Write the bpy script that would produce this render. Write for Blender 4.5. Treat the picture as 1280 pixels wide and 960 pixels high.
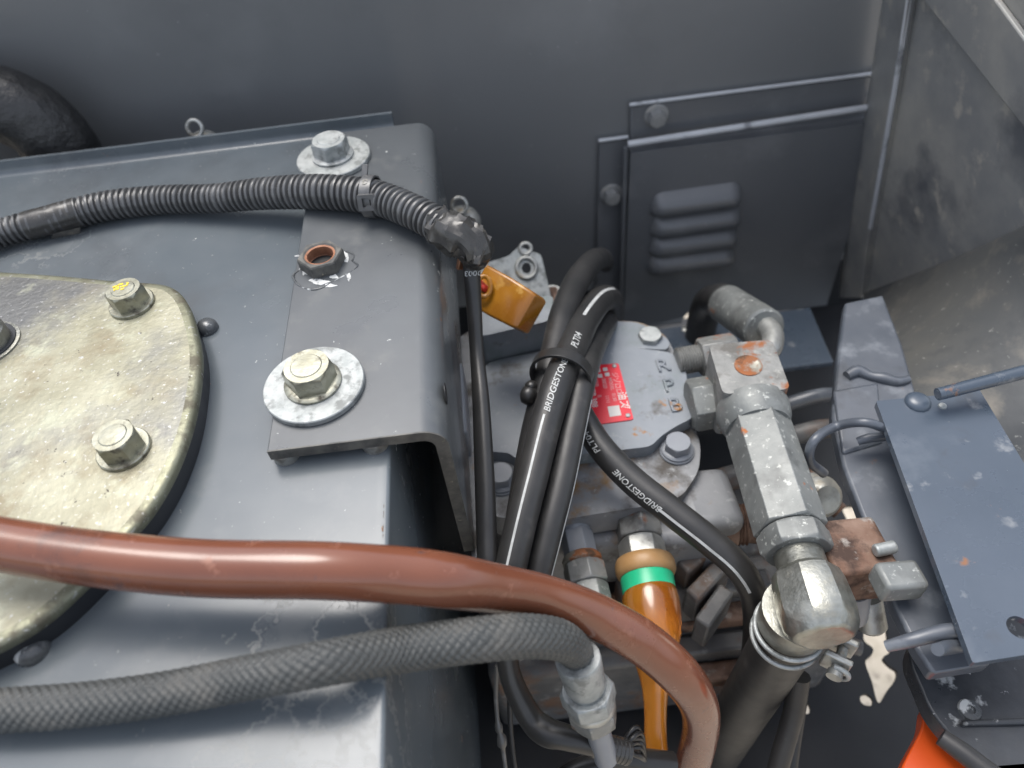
import bpy, bmesh, math, random
import numpy as np
from mathutils import Vector, Matrix, noise
from mathutils.geometry import tessellate_polygon

random.seed(7)
for o in list(bpy.data.objects):
    bpy.data.objects.remove(o)
SC = bpy.context.scene
COL = SC.collection
S = 0.001                                   # everything below is written in millimetres

# ------------------------------------------------------------------ camera
PITCH, ROLL, FPX = math.radians(48.6), math.radians(7.1), 925.0
_R0 = Vector((1, 0, 0)); _U0 = Vector((0, math.sin(PITCH), math.cos(PITCH)))
FW = Vector((0, math.cos(PITCH), -math.sin(PITCH)))
RT = _R0 * math.cos(ROLL) - _U0 * math.sin(ROLL)
UP = _U0 * math.cos(ROLL) + _R0 * math.sin(ROLL)
EYE = Vector((0, 0, 240))
cam = bpy.data.cameras.new('camera'); camo = bpy.data.objects.new('camera', cam); COL.objects.link(camo)
cam.sensor_width = 36; cam.lens = 36 * FPX / 1280
camo.matrix_world = Matrix.Translation(EYE * S) @ Matrix((RT, UP, -FW)).transposed().to_4x4()
cam.clip_start = 0.005; cam.clip_end = 500
cam.dof.use_dof = True; cam.dof.focus_distance = 0.335; cam.dof.aperture_fstop = 7.6
SC.camera = camo

# ------------------------------------------------------------------ world, sun, exposure
SUN_EL, SUN_AZ = math.radians(70), math.radians(-24)
w = bpy.data.worlds.new('World'); SC.world = w; w.use_nodes = True
nt = w.node_tree
sky = nt.nodes.new('ShaderNodeTexSky'); sky.sky_type = 'NISHITA'; sky.sun_disc = False
sky.sun_elevation = SUN_EL; sky.sun_rotation = SUN_AZ; sky.dust_density = 2.6; sky.ozone_density = 1.0; sky.air_density = 1.0
bg = nt.nodes['Background']; bg.inputs[1].default_value = 0.15
hs_ = nt.nodes.new('ShaderNodeHueSaturation'); hs_.inputs['Saturation'].default_value = .45
nt.links.new(sky.outputs[0], hs_.inputs['Color']); nt.links.new(hs_.outputs[0], bg.inputs[0])
sl = bpy.data.lights.new('sun', 'SUN'); so = bpy.data.objects.new('sun', sl); COL.objects.link(so)
sl.energy = 1.0; sl.angle = math.radians(32); sl.color = (1, 0.96, 0.9)
_sd = Vector((math.sin(SUN_AZ) * math.cos(SUN_EL), math.cos(SUN_AZ) * math.cos(SUN_EL), math.sin(SUN_EL)))
so.rotation_euler = _sd.to_track_quat('Z', 'Y').to_euler(); so.location = (0, 0, 3)
SC.view_settings.view_transform = 'Standard'; SC.view_settings.look = 'None'
SC.view_settings.exposure = 1.15; SC.view_settings.gamma = 1; SC.view_settings.use_curve_mapping = False


# ------------------------------------------------------------------ helpers: places
def ray(x, y):
    return FW + RT * ((x - 640) / FPX) - UP * ((y - 480) / FPX)

def px(x, y, z=None, Y=None, X=None, d=None, plane=None):
    v = ray(x, y)
    if z is not None: d = (z - EYE.z) / v.z
    if Y is not None: d = (Y - EYE.y) / v.y
    if X is not None: d = (X - EYE.x) / v.x
    if plane is not None: d = (plane[0] - EYE).dot(plane[1]) / v.dot(plane[1])
    return EYE + v * d

def dep(p): return (p - EYE).dot(FW)
def mm(p, r): return r * dep(p) / FPX

def spline(pts, n=16):
    """Catmull-Rom through tuples / vectors"""
    P = [np.array(p, float) for p in pts]
    P = [2 * P[0] - P[1]] + P + [2 * P[-1] - P[-2]]
    out = []
    for i in range(1, len(P) - 2):
        a, b, c, d = P[i - 1:i + 3]
        for k in range(n):
            t = k / n
            out.append(0.5 * (2 * b + (c - a) * t + (2 * a - 5 * b + 4 * c - d) * t * t + (3 * b - a - 3 * c + d) * t ** 3))
    out.append(P[-2])
    return np.array(out)

def resample(path, step):
    L = np.concatenate([[0], np.cumsum(np.linalg.norm(np.diff(path[:, :3], axis=0), axis=1))])
    n = max(2, int(L[-1] / step) + 1)
    s = np.linspace(0, L[-1], n)
    return np.stack([np.interp(s, L, path[:, k]) for k in range(path.shape[1])], 1), s

def hpath(spec, step=3.0):
    """[(x, y, 'z'|'d'|'Y', value, radius_in_px)] -> dense path rows x,y,z,r in mm"""
    rows = []
    for x, y, k, v, r in spec:
        p = px(x, y, **{k: v}); rows.append((p.x, p.y, p.z, mm(p, r)))
    return resample(spline(rows, 24), step)[0]

def smooth2(pts, n=6):
    """closed Catmull-Rom of 2-D points"""
    m = len(pts); out = []
    P = [np.array(p, float) for p in pts]
    for i in range(m):
        a, b, c, d = P[i - 1], P[i], P[(i + 1) % m], P[(i + 2) % m]
        for k in range(n):
            t = k / n
            out.append(tuple(0.5 * (2 * b + (c - a) * t + (2 * a - 5 * b + 4 * c - d) * t * t + (3 * b - a - 3 * c + d) * t ** 3)))
    return out

def roundpoly(pts, r, n=5):
    """2-D polygon with every corner rounded by about r"""
    out = []; m = len(pts); P = [Vector(p[:2]) for p in pts]
    for i in range(m):
        b = P[i]; a = P[i - 1]; c = P[(i + 1) % m]
        u, v = (a - b), (c - b)
        q = min(r, u.length * .45, v.length * .45)
        s, e = b + u.normalized() * q, b + v.normalized() * q
        for k in range(n + 1):
            t = k / n
            out.append(tuple((1 - t) ** 2 * s + 2 * t * (1 - t) * b + t * t * e))
    return out

def frame(axis, up=(0, 0, 1)):
    z = Vector(axis).normalized(); u = Vector(up)
    if abs(z.dot(u.normalized())) > .98: u = Vector((0, 1, 0)) if abs(z.y) < .9 else Vector((0, 0, 1))
    x = u.cross(z).normalized(); y = z.cross(x)
    return x, y, z


# ------------------------------------------------------------------ helpers: mesh
class MB:
    def __init__(s): s.v = []; s.f = []
    def add(s, vs, fs):
        b = len(s.v); s.v += [tuple(v) for v in vs]; s.f += [tuple(i + b for i in f) for f in fs]; return s
    def box(s, c, h, axes=None):
        X, Y, Z = axes or (Vector((1, 0, 0)), Vector((0, 1, 0)), Vector((0, 0, 1)))
        c = Vector(c); vs = []
        for k in range(8):
            sx, sy, sz = (1 if k & 1 else -1), (1 if k & 2 else -1), (1 if k & 4 else -1)
            vs.append(c + X * (sx * h[0]) + Y * (sy * h[1]) + Z * (sz * h[2]))
        return s.add(vs, [(0, 2, 3, 1), (4, 5, 7, 6), (0, 1, 5, 4), (2, 6, 7, 3), (0, 4, 6, 2), (1, 3, 7, 5)])
    def loft(s, rings, cap=(True, True), close=False):
        n = len(rings[0]); vs = [p for r in rings for p in r]; fs = []
        m = len(rings)
        for i in range(m if close else m - 1):
            j = (i + 1) % m
            for k in range(n):
                l = (k + 1) % n
                fs.append((i * n + k, i * n + l, j * n + l, j * n + k))
        if not close:
            if cap[0]: fs.append(tuple(range(n - 1, -1, -1)))
            if cap[1]: fs.append(tuple((m - 1) * n + k for k in range(n)))
        return s.add(vs, fs)
    def lathe(s, prof, o, axis, n=40, up=(0, 0, 1), cap=(True, True)):
        X, Y, Z = frame(axis, up); o = Vector(o)
        rings = []
        for r, h in prof:
            rings.append([o + Z * h + (X * math.cos(2 * math.pi * k / n) + Y * math.sin(2 * math.pi * k / n)) * r for k in range(n)])
        return s.loft(rings, cap)
    def hexa(s, o, axis, r, h0, h1, cham=.12, turn=0, up=(0, 0, 1), n=6, both=False):
        X, Y, Z = frame(axis, up); o = Vector(o)
        def ring(rr, h, rnd):
            out = []
            for k in range(n * 4):
                a = 2 * math.pi * k / (n * 4)
                t = (a % (2 * math.pi / n)) - math.pi / n
                q = rr * math.cos(math.pi / n) / math.cos(t)
                q = min(q, rr * rnd)
                a += turn
                out.append(o + Z * h + (X * math.cos(a) + Y * math.sin(a)) * q)
            return out
        c = r * cham
        rr = [ring(r, h0, 1), ring(r, h1 - c, 1), ring(r, h1 - c * .45, .95), ring(r, h1, .87), ring(r * .86, h1, .87)]
        if both: rr = [ring(r, h0, .87), ring(r, h0 + c * .45, .95), ring(r, h0 + c, 1)] + rr[1:4]
        return s.loft(rr)
    def prism(s, outer, z0, z1, holes=(), to=None):
        """2-D outline (with holes) pulled from z0 to z1; to(x, y, z) places it"""
        to = to or (lambda x, y, z: (x, y, z))
        loops = [[Vector((p[0], p[1], 0)) for p in l] for l in [outer] + list(holes)]
        flat = [p for l in loops for p in l]; n = len(flat)
        tris = tessellate_polygon(loops)
        vs = [to(p.x, p.y, z0) for p in flat] + [to(p.x, p.y, z1) for p in flat]
        fs = []
        for t in tris:
            a, b, c = [flat[i] for i in t]
            up_ = (b - a).cross(c - a).z > 0
            t = t if up_ else t[::-1]
            fs.append(tuple(i + n for i in t)); fs.append(tuple(t[::-1]))
        b = 0
        for l in loops:
            m = len(l)
            for k in range(m):
                i, j = b + k, b + (k + 1) % m
                fs.append((i, j, j + n, i + n))
            b += m
        return s.add(vs, fs)
    def tube(s, path, n=24, cap=True, rfun=None, squash=None):
        P = np.array(path); pts = P[:, :3]; R = P[:, 3]
        T = np.gradient(pts, axis=0); T /= np.linalg.norm(T, axis=1)[:, None] + 1e-9
        u = np.array([0, -.5, 1.]); u -= T[0] * u.dot(T[0])
        if np.linalg.norm(u) < .1: u = np.array([0, 1, 0.]) - T[0] * T[0][1]
        u /= np.linalg.norm(u)
        rings = []; s.frames = []
        for i in range(len(pts)):
            u = u - T[i] * u.dot(T[i]); u /= np.linalg.norm(u)
            v = np.cross(T[i], u)
            s.frames.append((u.copy(), v.copy()))
            a = np.arange(n) * 2 * math.pi / n
            rr = R[i] if rfun is None else rfun(i, a, R[i])
            rr = np.ones(n) * rr
            sq = 1 if squash is None else squash
            ring = pts[i] + (np.cos(a) * rr)[:, None] * u * sq + (np.sin(a) * rr)[:, None] * v
            rings.append([tuple(p) for p in ring])
        return s.loft(rings, (cap, cap))

def finish(me, sharp=38, smooth=True):
    if smooth:
        me.polygons.foreach_set('use_smooth', [True] * len(me.polygons))
        me.set_sharp_from_angle(angle=math.radians(sharp))

def to_mesh(name, mb, L=Vector((0, 0, 0)), sharp=38, smooth=True, fixn=True):
    me = bpy.data.meshes.new(name)
    me.from_pydata([((v[0] - L.x) * S, (v[1] - L.y) * S, (v[2] - L.z) * S) for v in mb.v], [], mb.f)
    if fixn:
        bm = bmesh.new(); bm.from_mesh(me)
        bmesh.ops.recalc_face_normals(bm, faces=bm.faces)
        bm.to_mesh(me); bm.free()
    finish(me, sharp, smooth)
    return me

def bevel(o, w, seg=2, ang=40):
    m = o.modifiers.new('bevel', 'BEVEL'); m.width = w * S; m.segments = seg; m.limit_method = 'ANGLE'
    m.angle_limit = math.radians(ang); m.harden_normals = False
    return o

class Thing:
    def __init__(s, name, label, cat, base, group=None):
        s.L = Vector(base)
        s.o = bpy.data.objects.new(name, None); COL.objects.link(s.o)
        s.o.empty_display_size = .01; s.o.location = s.L * S
        s.o['label'] = label; s.o['category'] = cat
        if group: s.o['group'] = group
    def part(s, name, mb, m, parent=None, bev=0, sharp=38, label=None, seg=2, kind=None, fixn=True, ang=40):
        o = bpy.data.objects.new(name, to_mesh(name, mb, s.L, sharp, fixn=fixn)); COL.objects.link(o)
        o.parent = parent or s.o; o.data.materials.append(m)
        if bev: bevel(o, bev, seg, ang)
        if label: o['label'] = label
        if kind: o['kind'] = kind
        return o

def single(name, label, cat, base, mb, m, bev=0, sharp=38, group=None, kind=None, seg=2):
    L = Vector(base)
    o = bpy.data.objects.new(name, to_mesh(name, mb, L, sharp)); COL.objects.link(o); o.location = L * S
    o.data.materials.append(m)
    if bev: bevel(o, bev, seg)
    if kind: o['kind'] = kind
    if label: o['label'] = label
    if cat: o['category'] = cat
    if group: o['group'] = group
    return o

_bolts = {}
def bolt(t, loc, axis=(0, 0, 1), af=17, h=8, fl=0, wr=0, wt=2, m=None, wm=None, turn=0, parent=None, label=None, name='hex_bolt', stud=0, recess=True):
    """hexagon bolt (part) with its washer (sub-part when it hangs on the thing itself)"""
    key = (af, h, fl, wr, wt, m.name, stud)
    if key not in _bolts:
        r = af / 2 / math.cos(math.pi / 6)
        mb = MB(); z = wt if wr else 0
        if fl: mb.lathe([(fl * .97, z), (fl, z + .4), (fl, z + 1.2), (fl * .92, z + 1.8), (r * .9, z + 2.2)], (0, 0, 0), (0, 0, 1), 36); z += 1.2
        mb.hexa((0, 0, 0), (0, 0, 1), r, z, z + h, .16)
        if recess: mb.lathe([(r * .62, z + h + .02), (r * .58, z + h + .35), (r * .2, z + h + .5)], (0, 0, 0), (0, 0, 1), 24)
        if stud: mb.lathe([(stud, z + h), (stud, z + h + 3), (stud * .8, z + h + 3.8)], (0, 0, 0), (0, 0, 1), 20)
        wme = None
        if wr:
            mw = MB().lathe([(wr - .3, 0), (wr, .3), (wr, wt - .4), (wr - .4, wt), (af * .3, wt)], (0, 0, 0), (0, 0, 1), 56)
            wme = to_mesh('washer', mw); wme.materials.append(wm or m)
        me = to_mesh('hex_bolt', mb, sharp=28); me.materials.append(m)
        _bolts[key] = (me, wme)
    me, wme = _bolts[key]
    o = bpy.data.objects.new(name, me); COL.objects.link(o); o.parent = parent or t.o
    X, Y, Z = frame(axis, (0, 1, 0))
    X, Y = X * math.cos(turn) + Y * math.sin(turn), Y * math.cos(turn) - X * math.sin(turn)
    M = Matrix((X, Y, Z)).transposed().to_4x4()
    o.matrix_local = Matrix.Translation((Vector(loc) - t.L) * S) @ M
    if label: o['label'] = label
    if wme:
        q = bpy.data.objects.new('washer', wme); COL.objects.link(q)
        if parent is None: q.parent = o
        else:
            q.parent = parent; q.matrix_local = o.matrix_local
    return o

def text_mesh(body, size, shear=0.0, bold=0.0):
    cu = bpy.data.curves.new('lettering', 'FONT'); cu.body = body; cu.size = size; cu.shear = shear; cu.offset = bold
    cu.resolution_u = 3
    ob = bpy.data.objects.new('lettering', cu); COL.objects.link(ob)
    dg = bpy.context.evaluated_depsgraph_get(); ev = ob.evaluated_get(dg)
    me = ev.to_mesh(); bm = bmesh.new(); bm.from_mesh(me); ev.to_mesh_clear()
    bpy.data.objects.remove(ob); bpy.data.curves.remove(cu)
    bmesh.ops.triangulate(bm, faces=bm.faces)
    bmesh.ops.subdivide_edges(bm, edges=[e for e in bm.edges if e.calc_length() > size * .2], cuts=1)
    bmesh.ops.triangulate(bm, faces=bm.faces)
    vs = [tuple(v.co) for v in bm.verts]; bm.verts.index_update()
    fs = [tuple(v.index for v in f.verts) for f in bm.faces]; bm.free()
    return vs, fs

def on_tube(path, vs, fs, s0, ang, off=.3, flip=1):
    """lay flat (x along the hose, y round it) geometry on a hose; ang is measured from the side that looks up and to the front"""
    P = np.array(path); L = np.concatenate([[0], np.cumsum(np.linalg.norm(np.diff(P[:, :3], axis=0), axis=1))])
    T = np.gradient(P[:, :3], axis=0); T /= np.linalg.norm(T, axis=1)[:, None]
    ref = np.array([0, -.66, .75]); out = []
    for x, y, z in vs:
        s = s0 + x * flip
        q = np.array([np.interp(s, L, P[:, k]) for k in range(4)]); t = np.array([np.interp(s, L, T[:, k]) for k in range(3)]); t /= np.linalg.norm(t)
        n = ref - t * ref.dot(t); n /= np.linalg.norm(n); b = np.cross(n, t)
        a = -ang + y * flip / q[3]
        out.append(q[:3] + (n * math.cos(a) + b * math.sin(a)) * (q[3] + off))
    return MB().add(out, fs)

def strip_on_tube(path, s0, s1, ang, half=.55, off=.25, step=3):
    n = max(2, int(abs(s1 - s0) / step)); vs = []; fs = []
    for i in range(n + 1):
        for y in (-half, half): vs.append(((s1 - s0) * i / n, y, 0))
    for i in range(n): fs.append((2 * i, 2 * i + 2, 2 * i + 3, 2 * i + 1))
    return on_tube(path, vs, fs, s0, ang, off)


# ------------------------------------------------------------------ materials
def mat(name, c1, c2=None, rough=.45, rough2=None, metal=0, scale=25, layers=(), bump=0, bscale=300, coat=0, spec=.5, trans=0, mix=(.35, .65), bdist=.4, ior=1.5, sss=0, detail=6, stretch=None):
    """two mottled colours; layers = (colour, size per metre, from, to, roughness, metallic) laid over them by noise"""
    m = bpy.data.materials.new(name); m.use_nodes = True; t = m.node_tree; N = t.nodes.new; K = t.links.new
    b = t.nodes['Principled BSDF']
    tc = N('ShaderNodeTexCoord'); co = tc.outputs['Object']
    if stretch:
        mp = N('ShaderNodeMapping'); mp.inputs['Scale'].default_value = stretch; K(co, mp.inputs[0]); co = mp.outputs[0]
    def nz(s, d=6, r=.6, off=0):
        q = N('ShaderNodeTexNoise'); q.inputs['Scale'].default_value = s; q.inputs['Detail'].default_value = d; q.inputs['Roughness'].default_value = r
        if off:
            mp = N('ShaderNodeMapping'); mp.inputs['Location'].default_value = (off, off * .7, off * 1.3); K(co, mp.inputs[0]); K(mp.outputs[0], q.inputs['Vector'])
        else: K(co, q.inputs['Vector'])
        return q.outputs['Fac']
    def rng(x, a, bb, o0=0., o1=1.):
        q = N('ShaderNodeMapRange'); q.inputs[1].default_value = a; q.inputs[2].default_value = bb; q.inputs[3].default_value = o0; q.inputs[4].default_value = o1
        K(x, q.inputs[0]); return q.outputs[0]
    n0 = nz(scale, detail); f0 = rng(n0, *mix)
    cm = N('ShaderNodeMix'); cm.data_type = 'RGBA'; cm.inputs[6].default_value = (*c1, 1); cm.inputs[7].default_value = (*(c2 or c1), 1); K(f0, cm.inputs[0]); col = cm.outputs[2]
    rg = rng(nz(scale * 2.3, 5, .6, 3.1), .3, .7, rough, rough2 if rough2 is not None else rough)
    me = None
    for i, (c, s, lo, hi, r, mt) in enumerate(layers):
        f = rng(nz(s, 7, .62, 1.7 * (i + 1)), lo, hi)
        q = N('ShaderNodeMix'); q.data_type = 'RGBA'; K(f, q.inputs[0]); K(col, q.inputs[6]); q.inputs[7].default_value = (*c, 1); col = q.outputs[2]
        q = N('ShaderNodeMix'); K(f, q.inputs[0]); K(rg, q.inputs[2]); q.inputs[3].default_value = r; rg = q.outputs[0]
        q = N('ShaderNodeMix'); K(f, q.inputs[0])
        if me is None: q.inputs[2].default_value = metal
        else: K(me, q.inputs[2])
        q.inputs[3].default_value = mt; me = q.outputs[0]
    K(col, b.inputs['Base Color']); K(rg, b.inputs['Roughness'])
    if me is None: b.inputs['Metallic'].default_value = metal
    else: K(me, b.inputs['Metallic'])
    b.inputs['Coat Weight'].default_value = coat; b.inputs['Coat Roughness'].default_value = .12
    b.inputs['Specular IOR Level'].default_value = spec; b.inputs['Transmission Weight'].default_value = trans; b.inputs['IOR'].default_value = ior
    if sss: b.inputs['Subsurface Weight'].default_value = sss; b.inputs['Subsurface Radius'].default_value = (.006, .002, .0006)
    if bump:
        q = N('ShaderNodeBump'); q.inputs['Strength'].default_value = bump; q.inputs['Distance'].default_value = bdist * S
        K(nz(bscale, 4, .55, 5.), q.inputs['Height']); K(q.outputs[0], b.inputs['Normal'])
    return m

SPECK = ((.62, .63, .6), 170, .735, .75, .6, 0)
GRIME = ((.045, .04, .036), 14, .56, .74, .6, 0)
DUST = ((.30, .30, .28), 30, .60, .80, .65, 0)
RUSTS = ((.30, .10, .03), 60, .70, .76, .8, 0)
M = {}
M['deck'] = mat('grey_gloss_paint', (.090, .106, .118), (.116, .131, .141), .17, .28, scale=11, spec=.5, layers=(((.068, .074, .08), 10, .56, .78, .32, 0), ((.155, .166, .172), 19, .58, .80, .34, 0), ((.24, .245, .24), 330, .685, .71, .6, 0), ((.46, .47, .45), 150, .705, .715, .6, 0), ((.30, .12, .045), 48, .715, .73, .7, 0)), bump=.05, bscale=120)
M['brk'] = mat('bracket_paint', (.066, .072, .077), (.088, .096, .101), .24, .38, scale=14, spec=.6, layers=(((.12, .124, .12), 30, .58, .76, .45, 0), ((.46, .47, .45), 150, .695, .71, .6, 0), ((.28, .12, .05), 50, .71, .73, .7, 0)), bump=.07, bscale=200)
M['cut'] = mat('sheared_edge_paint', (.05, .05, .048), (.13, .125, .11), .5, .6, scale=120, layers=(((.34, .30, .22), 260, .63, .70, .5, .3),), bump=.3, bscale=500)
M['wall'] = mat('dark_satin_paint', (.140, .145, .149), (.156, .161, .165), .34, .48, scale=3.2, spec=.7, layers=(((.185, .19, .194), 7, .54, .78, .5, 0), ((.125, .129, .134), 11, .55, .75, .42, 0), ((.30, .30, .30), 45, .70, .78, .6, 0), ((.4, .4, .4), 300, .70, .72, .6, 0)), bump=.06, bscale=90)
M['acc'] = mat('access_panel_paint', (.108, .114, .122), (.128, .134, .142), .32, .44, scale=6, spec=.7, layers=(((.18, .185, .19), 12, .56, .76, .5, 0), ((.3, .3, .3), 260, .68, .71, .6, 0)), bump=.05, bscale=120)
M['side'] = mat('scuffed_panel_paint', (.19, .195, .197), (.245, .245, .238), .32, .46, scale=7, spec=.8, layers=(((.36, .345, .31), 8, .48, .70, .5, 0), ((.115, .12, .127), 13, .52, .68, .45, 0), ((.40, .37, .32), 50, .58, .72, .6, 0)), bump=.15, bscale=90)
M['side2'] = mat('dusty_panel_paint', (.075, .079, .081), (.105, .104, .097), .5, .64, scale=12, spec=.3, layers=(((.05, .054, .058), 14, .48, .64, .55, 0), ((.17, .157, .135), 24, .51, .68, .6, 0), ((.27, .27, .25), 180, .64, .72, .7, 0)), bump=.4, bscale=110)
M['hinge'] = mat('blue_grey_gloss_paint', (.046, .063, .086), (.062, .080, .106), .22, .36, scale=10, spec=.65, layers=(((.14, .16, .185), 12, .52, .74, .42, 0), ((.035, .038, .045), 20, .58, .72, .5, 0), ((.20, .21, .22), 60, .62, .74, .5, 0), ((.45, .46, .45), 150, .70, .715, .6, 0), ((.20, .085, .035), 45, .66, .71, .7, 0)), bump=.06, bscale=120)  # wide pale layer paints in the plate's cloudy reflections
M['rail'] = mat('rail_paint', (.058, .068, .084), (.080, .090, .107), .3, .46, scale=20, spec=.8, layers=(((.16, .175, .195), 40, .56, .72, .45, 0), ((.03, .032, .035), 20, .54, .70, .5, 0), ((.17, .09, .05), 50, .66, .72, .7, 0)), bump=.3, bscale=180)
M['frame'] = mat('dark_frame_paint', (.022, .024, .028), (.04, .044, .05), .25, .45, scale=30, layers=(((.32, .33, .33), 60, .585, .64, .45, .2), ((.4, .4, .4), 200, .66, .69, .6, 0)), bump=.6, bscale=160)
M['black'] = mat('black_rubber', (.016, .016, .017), (.026, .025, .025), .42, .55, scale=60, layers=(((.10, .095, .085), 90, .66, .82, .7, 0),), bump=.08, bscale=700)
M['black_gloss'] = mat('black_vinyl', (.018, .018, .018), (.026, .025, .024), .3, .4, scale=50, layers=(((.085, .08, .075), 70, .64, .8, .6, 0),), bump=.05, bscale=400)
M['hose'] = mat('black_hose_cover', (.020, .020, .020), (.032, .031, .030), .36, .5, scale=45, layers=(((.075, .07, .065), 50, .6, .8, .6, 0),), bump=.12, bscale=900, bdist=.2)
M['conduit'] = mat('sheen_grey_polypropylene', (.050, .051, .052), (.075, .075, .075), .3, .42, scale=40, spec=.8, layers=(((.15, .15, .15), 60, .56, .74, .5, 0),))  # black plastic made lighter to carry its grey sheen
M['tape'] = mat('black_pvc_tape', (.030, .029, .027), (.045, .043, .04), .24, .36, scale=70, spec=.55, layers=(((.12, .11, .09), 90, .58, .72, .5, 0),), bump=.25, bscale=170, bdist=1.0)
M['foam'] = mat('black_foam', (.012, .012, .013), (.022, .022, .022), .4, .55, scale=60, spec=.6, bump=.9, bscale=130, bdist=1.8)
M['void'] = mat('dark_paint_and_shade', (.006, .0065, .008), (.010, .011, .013), .5, .6, scale=20)  # pan paint, also the painted shade in holes and on added blockers
M['zinc'] = mat('bright_zinc_plate', (.29, .31, .305), (.39, .405, .40), .46, .6, metal=.5, scale=200, layers=(((.20, .21, .205), 150, .50, .62, .6, .5), ((.42, .43, .42), 45, .55, .68, .6, .3)), bump=.35, bscale=420, detail=3)
M['zincd'] = mat('dull_zinc_plate', (.32, .325, .31), (.46, .465, .44), .36, .55, metal=.7, scale=110, layers=(((.15, .14, .12), 60, .52, .66, .55, .4), ((.34, .26, .14), 45, .58, .7, .6, .3)), bump=.3, bscale=420)
M['chrom'] = mat('yellow_zinc_bolt', (.30, .29, .22), (.42, .415, .34), .26, .42, metal=.85, scale=110, layers=(((.09, .08, .06), 110, .53, .64, .55, .5),), bump=.3, bscale=420)
M['cover'] = mat('weathered_yellow_zinc', (.25, .24, .175), (.33, .32, .245), .42, .56, metal=.75, scale=30, mix=(.38,.62), layers=(((.20, .165, .105), 34, .5, .72, .55, .6), ((.17, .17, .165), 12, .49, .66, .36, .8), ((.36, .365, .28), 70, .55, .72, .45, .7), ((.52, .52, .50), 420, .60, .70, .3, .8), ((.06, .05, .04), 230, .67, .70, .8, 0)), bump=.5, bscale=330)
M['cover_rim'] = mat('rim_zinc', (.20, .20, .14), (.27, .27, .20), .4, .55, metal=.7, scale=50, layers=(((.11, .10, .07), 90, .50, .64, .6, .4), ((.42, .42, .39), 320, .60, .68, .4, .7)), bump=.5, bscale=330)
M['collar'] = mat('black_paint', (.016, .018, .022), (.024, .026, .03), .34, .5, scale=30, layers=(((.30, .25, .19), 150, .72, .76, .7, 0),), bump=.08, bscale=180)
M['tie'] = mat('grey_nylon', (.035, .036, .037), (.05, .05, .05), .3, .4, scale=60)
M['edge'] = mat('dusty_edge_highlight', (.40, .41, .425), (.50, .51, .525), .35, .45, scale=30, layers=(((.2, .205, .215), 40, .58, .68, .4, 0),))  # pale colour carries light reflected off the edges, besides dust and wear
M['chip'] = mat('flaked_pale_paint', (.42, .43, .42), (.55, .56, .55), .4, .5, scale=140, layers=(((.06, .062, .064), 130, .52, .58, .4, 0),))
M['weld'] = mat('painted_weld', (.055, .06, .064), (.085, .09, .093), .2, .36, scale=120, layers=(((.50, .51, .50), 110, .54, .60, .45, .2),), bump=.4, bscale=300)
M['rustnut'] = mat('rusty_thread', (.20, .075, .035), (.34, .15, .08), .55, .75, scale=160, layers=(((.08, .035, .02), 200, .55, .7, .8, 0),), bump=.3, bscale=600)
M['redhose'] = mat('red_brown_hose', (.142, .046, .023), (.172, .058, .029), .16, .30, scale=20, coat=.4, layers=(((.07, .028, .018), 30, .58, .72, .4, 0), ((.24, .10, .06), 120, .62, .72, .5, 0), ((.06, .04, .042), 75, .66, .73, .5, 0)), bump=.08, bscale=120)
M['braid'] = mat('woven_grey_cover', (.040, .043, .042), (.058, .061, .059), .5, .65, scale=50, layers=(((.095, .093, .085), 60, .52, .70, .75, 0),), bump=.1, bscale=1500)
M['pump'] = mat('pump_grey_paint', (.18, .20, .225), (.22, .24, .262), .4, .55, scale=24, layers=(((.155, .185, .188), 26, .50, .66, .5, 0), ((.28, .30, .31), 120, .60, .7, .6, 0), ((.09, .083, .075), 40, .59, .70, .6, 0), ((.30, .15, .055), 55, .65, .70, .8, 0)), bump=.6, bscale=200)
M['pumpd'] = mat('grimy_pump_casting', (.17, .178, .188), (.215, .22, .228), .42, .6, scale=30, layers=(((.06, .053, .046), 30, .50, .62, .7, 0), ((.23, .13, .045), 26, .55, .66, .8, 0), ((.30, .31, .31), 150, .60, .7, .5, 0)), bump=.8, bscale=170)
M['casting'] = mat('oily_casting', (.075, .076, .078), (.125, .125, .125), .3, .6, scale=40, layers=(((.12, .07, .045), 34, .53, .66, .8, 0), ((.22, .22, .215), 90, .6, .7, .4, 0)), bump=.8, bscale=140)
M['red'] = mat('red_foil', (.72, .022, .04), (.62, .02, .035), .3, .38, scale=40)
M['white'] = mat('white_print', (.50, .51, .50), (.36, .37, .36), .5, scale=260)
M['pink'] = mat('pale_print', (0.68, 0.336, 0.336), (0.64, 0.288, 0.296), .45, scale=200)
M['cream'] = mat('off_white_label', (0.6, 0.57, 0.54), rough=.5, scale=100)
M['yellow'] = mat('yellow_paint_mark', (.78, .55, .02), (.70, .5, .04), .5, scale=300)
M['steelr'] = mat('zinc_with_rust', (.18, .184, .176), (.26, .26, .248), .4, .56, metal=.3, scale=70, layers=(((.11, .105, .095), 60, .51, .66, .5, .3), ((.34, .34, .31), 200, .60, .68, .5, .4), ((.24, .085, .03), 42, .585, .66, .85, 0), ((.12, .05, .025), 70, .62, .68, .85, 0)), bump=.5, bscale=380)
M['steelg'] = mat('grey_zinc_fitting', (.155, .165, .16), (.23, .238, .227), .42, .56, metal=.25, scale=40, layers=(((.13, .135, .13), 50, .50, .66, .5, .3), ((.44, .45, .42), 300, .59, .68, .6, .3), ((.36, .12, .035), 36, .655, .70, .85, 0)), bump=.35, bscale=350)
M['forge'] = mat('forged_zinc', (0.252, 0.252, 0.222), (0.36, 0.36, 0.324), .28, .44, metal=.85, scale=160, layers=(((.28, .26, .2), 60, .56, .74, .5, .7),), bump=.5, bscale=420, bdist=.4)
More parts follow.
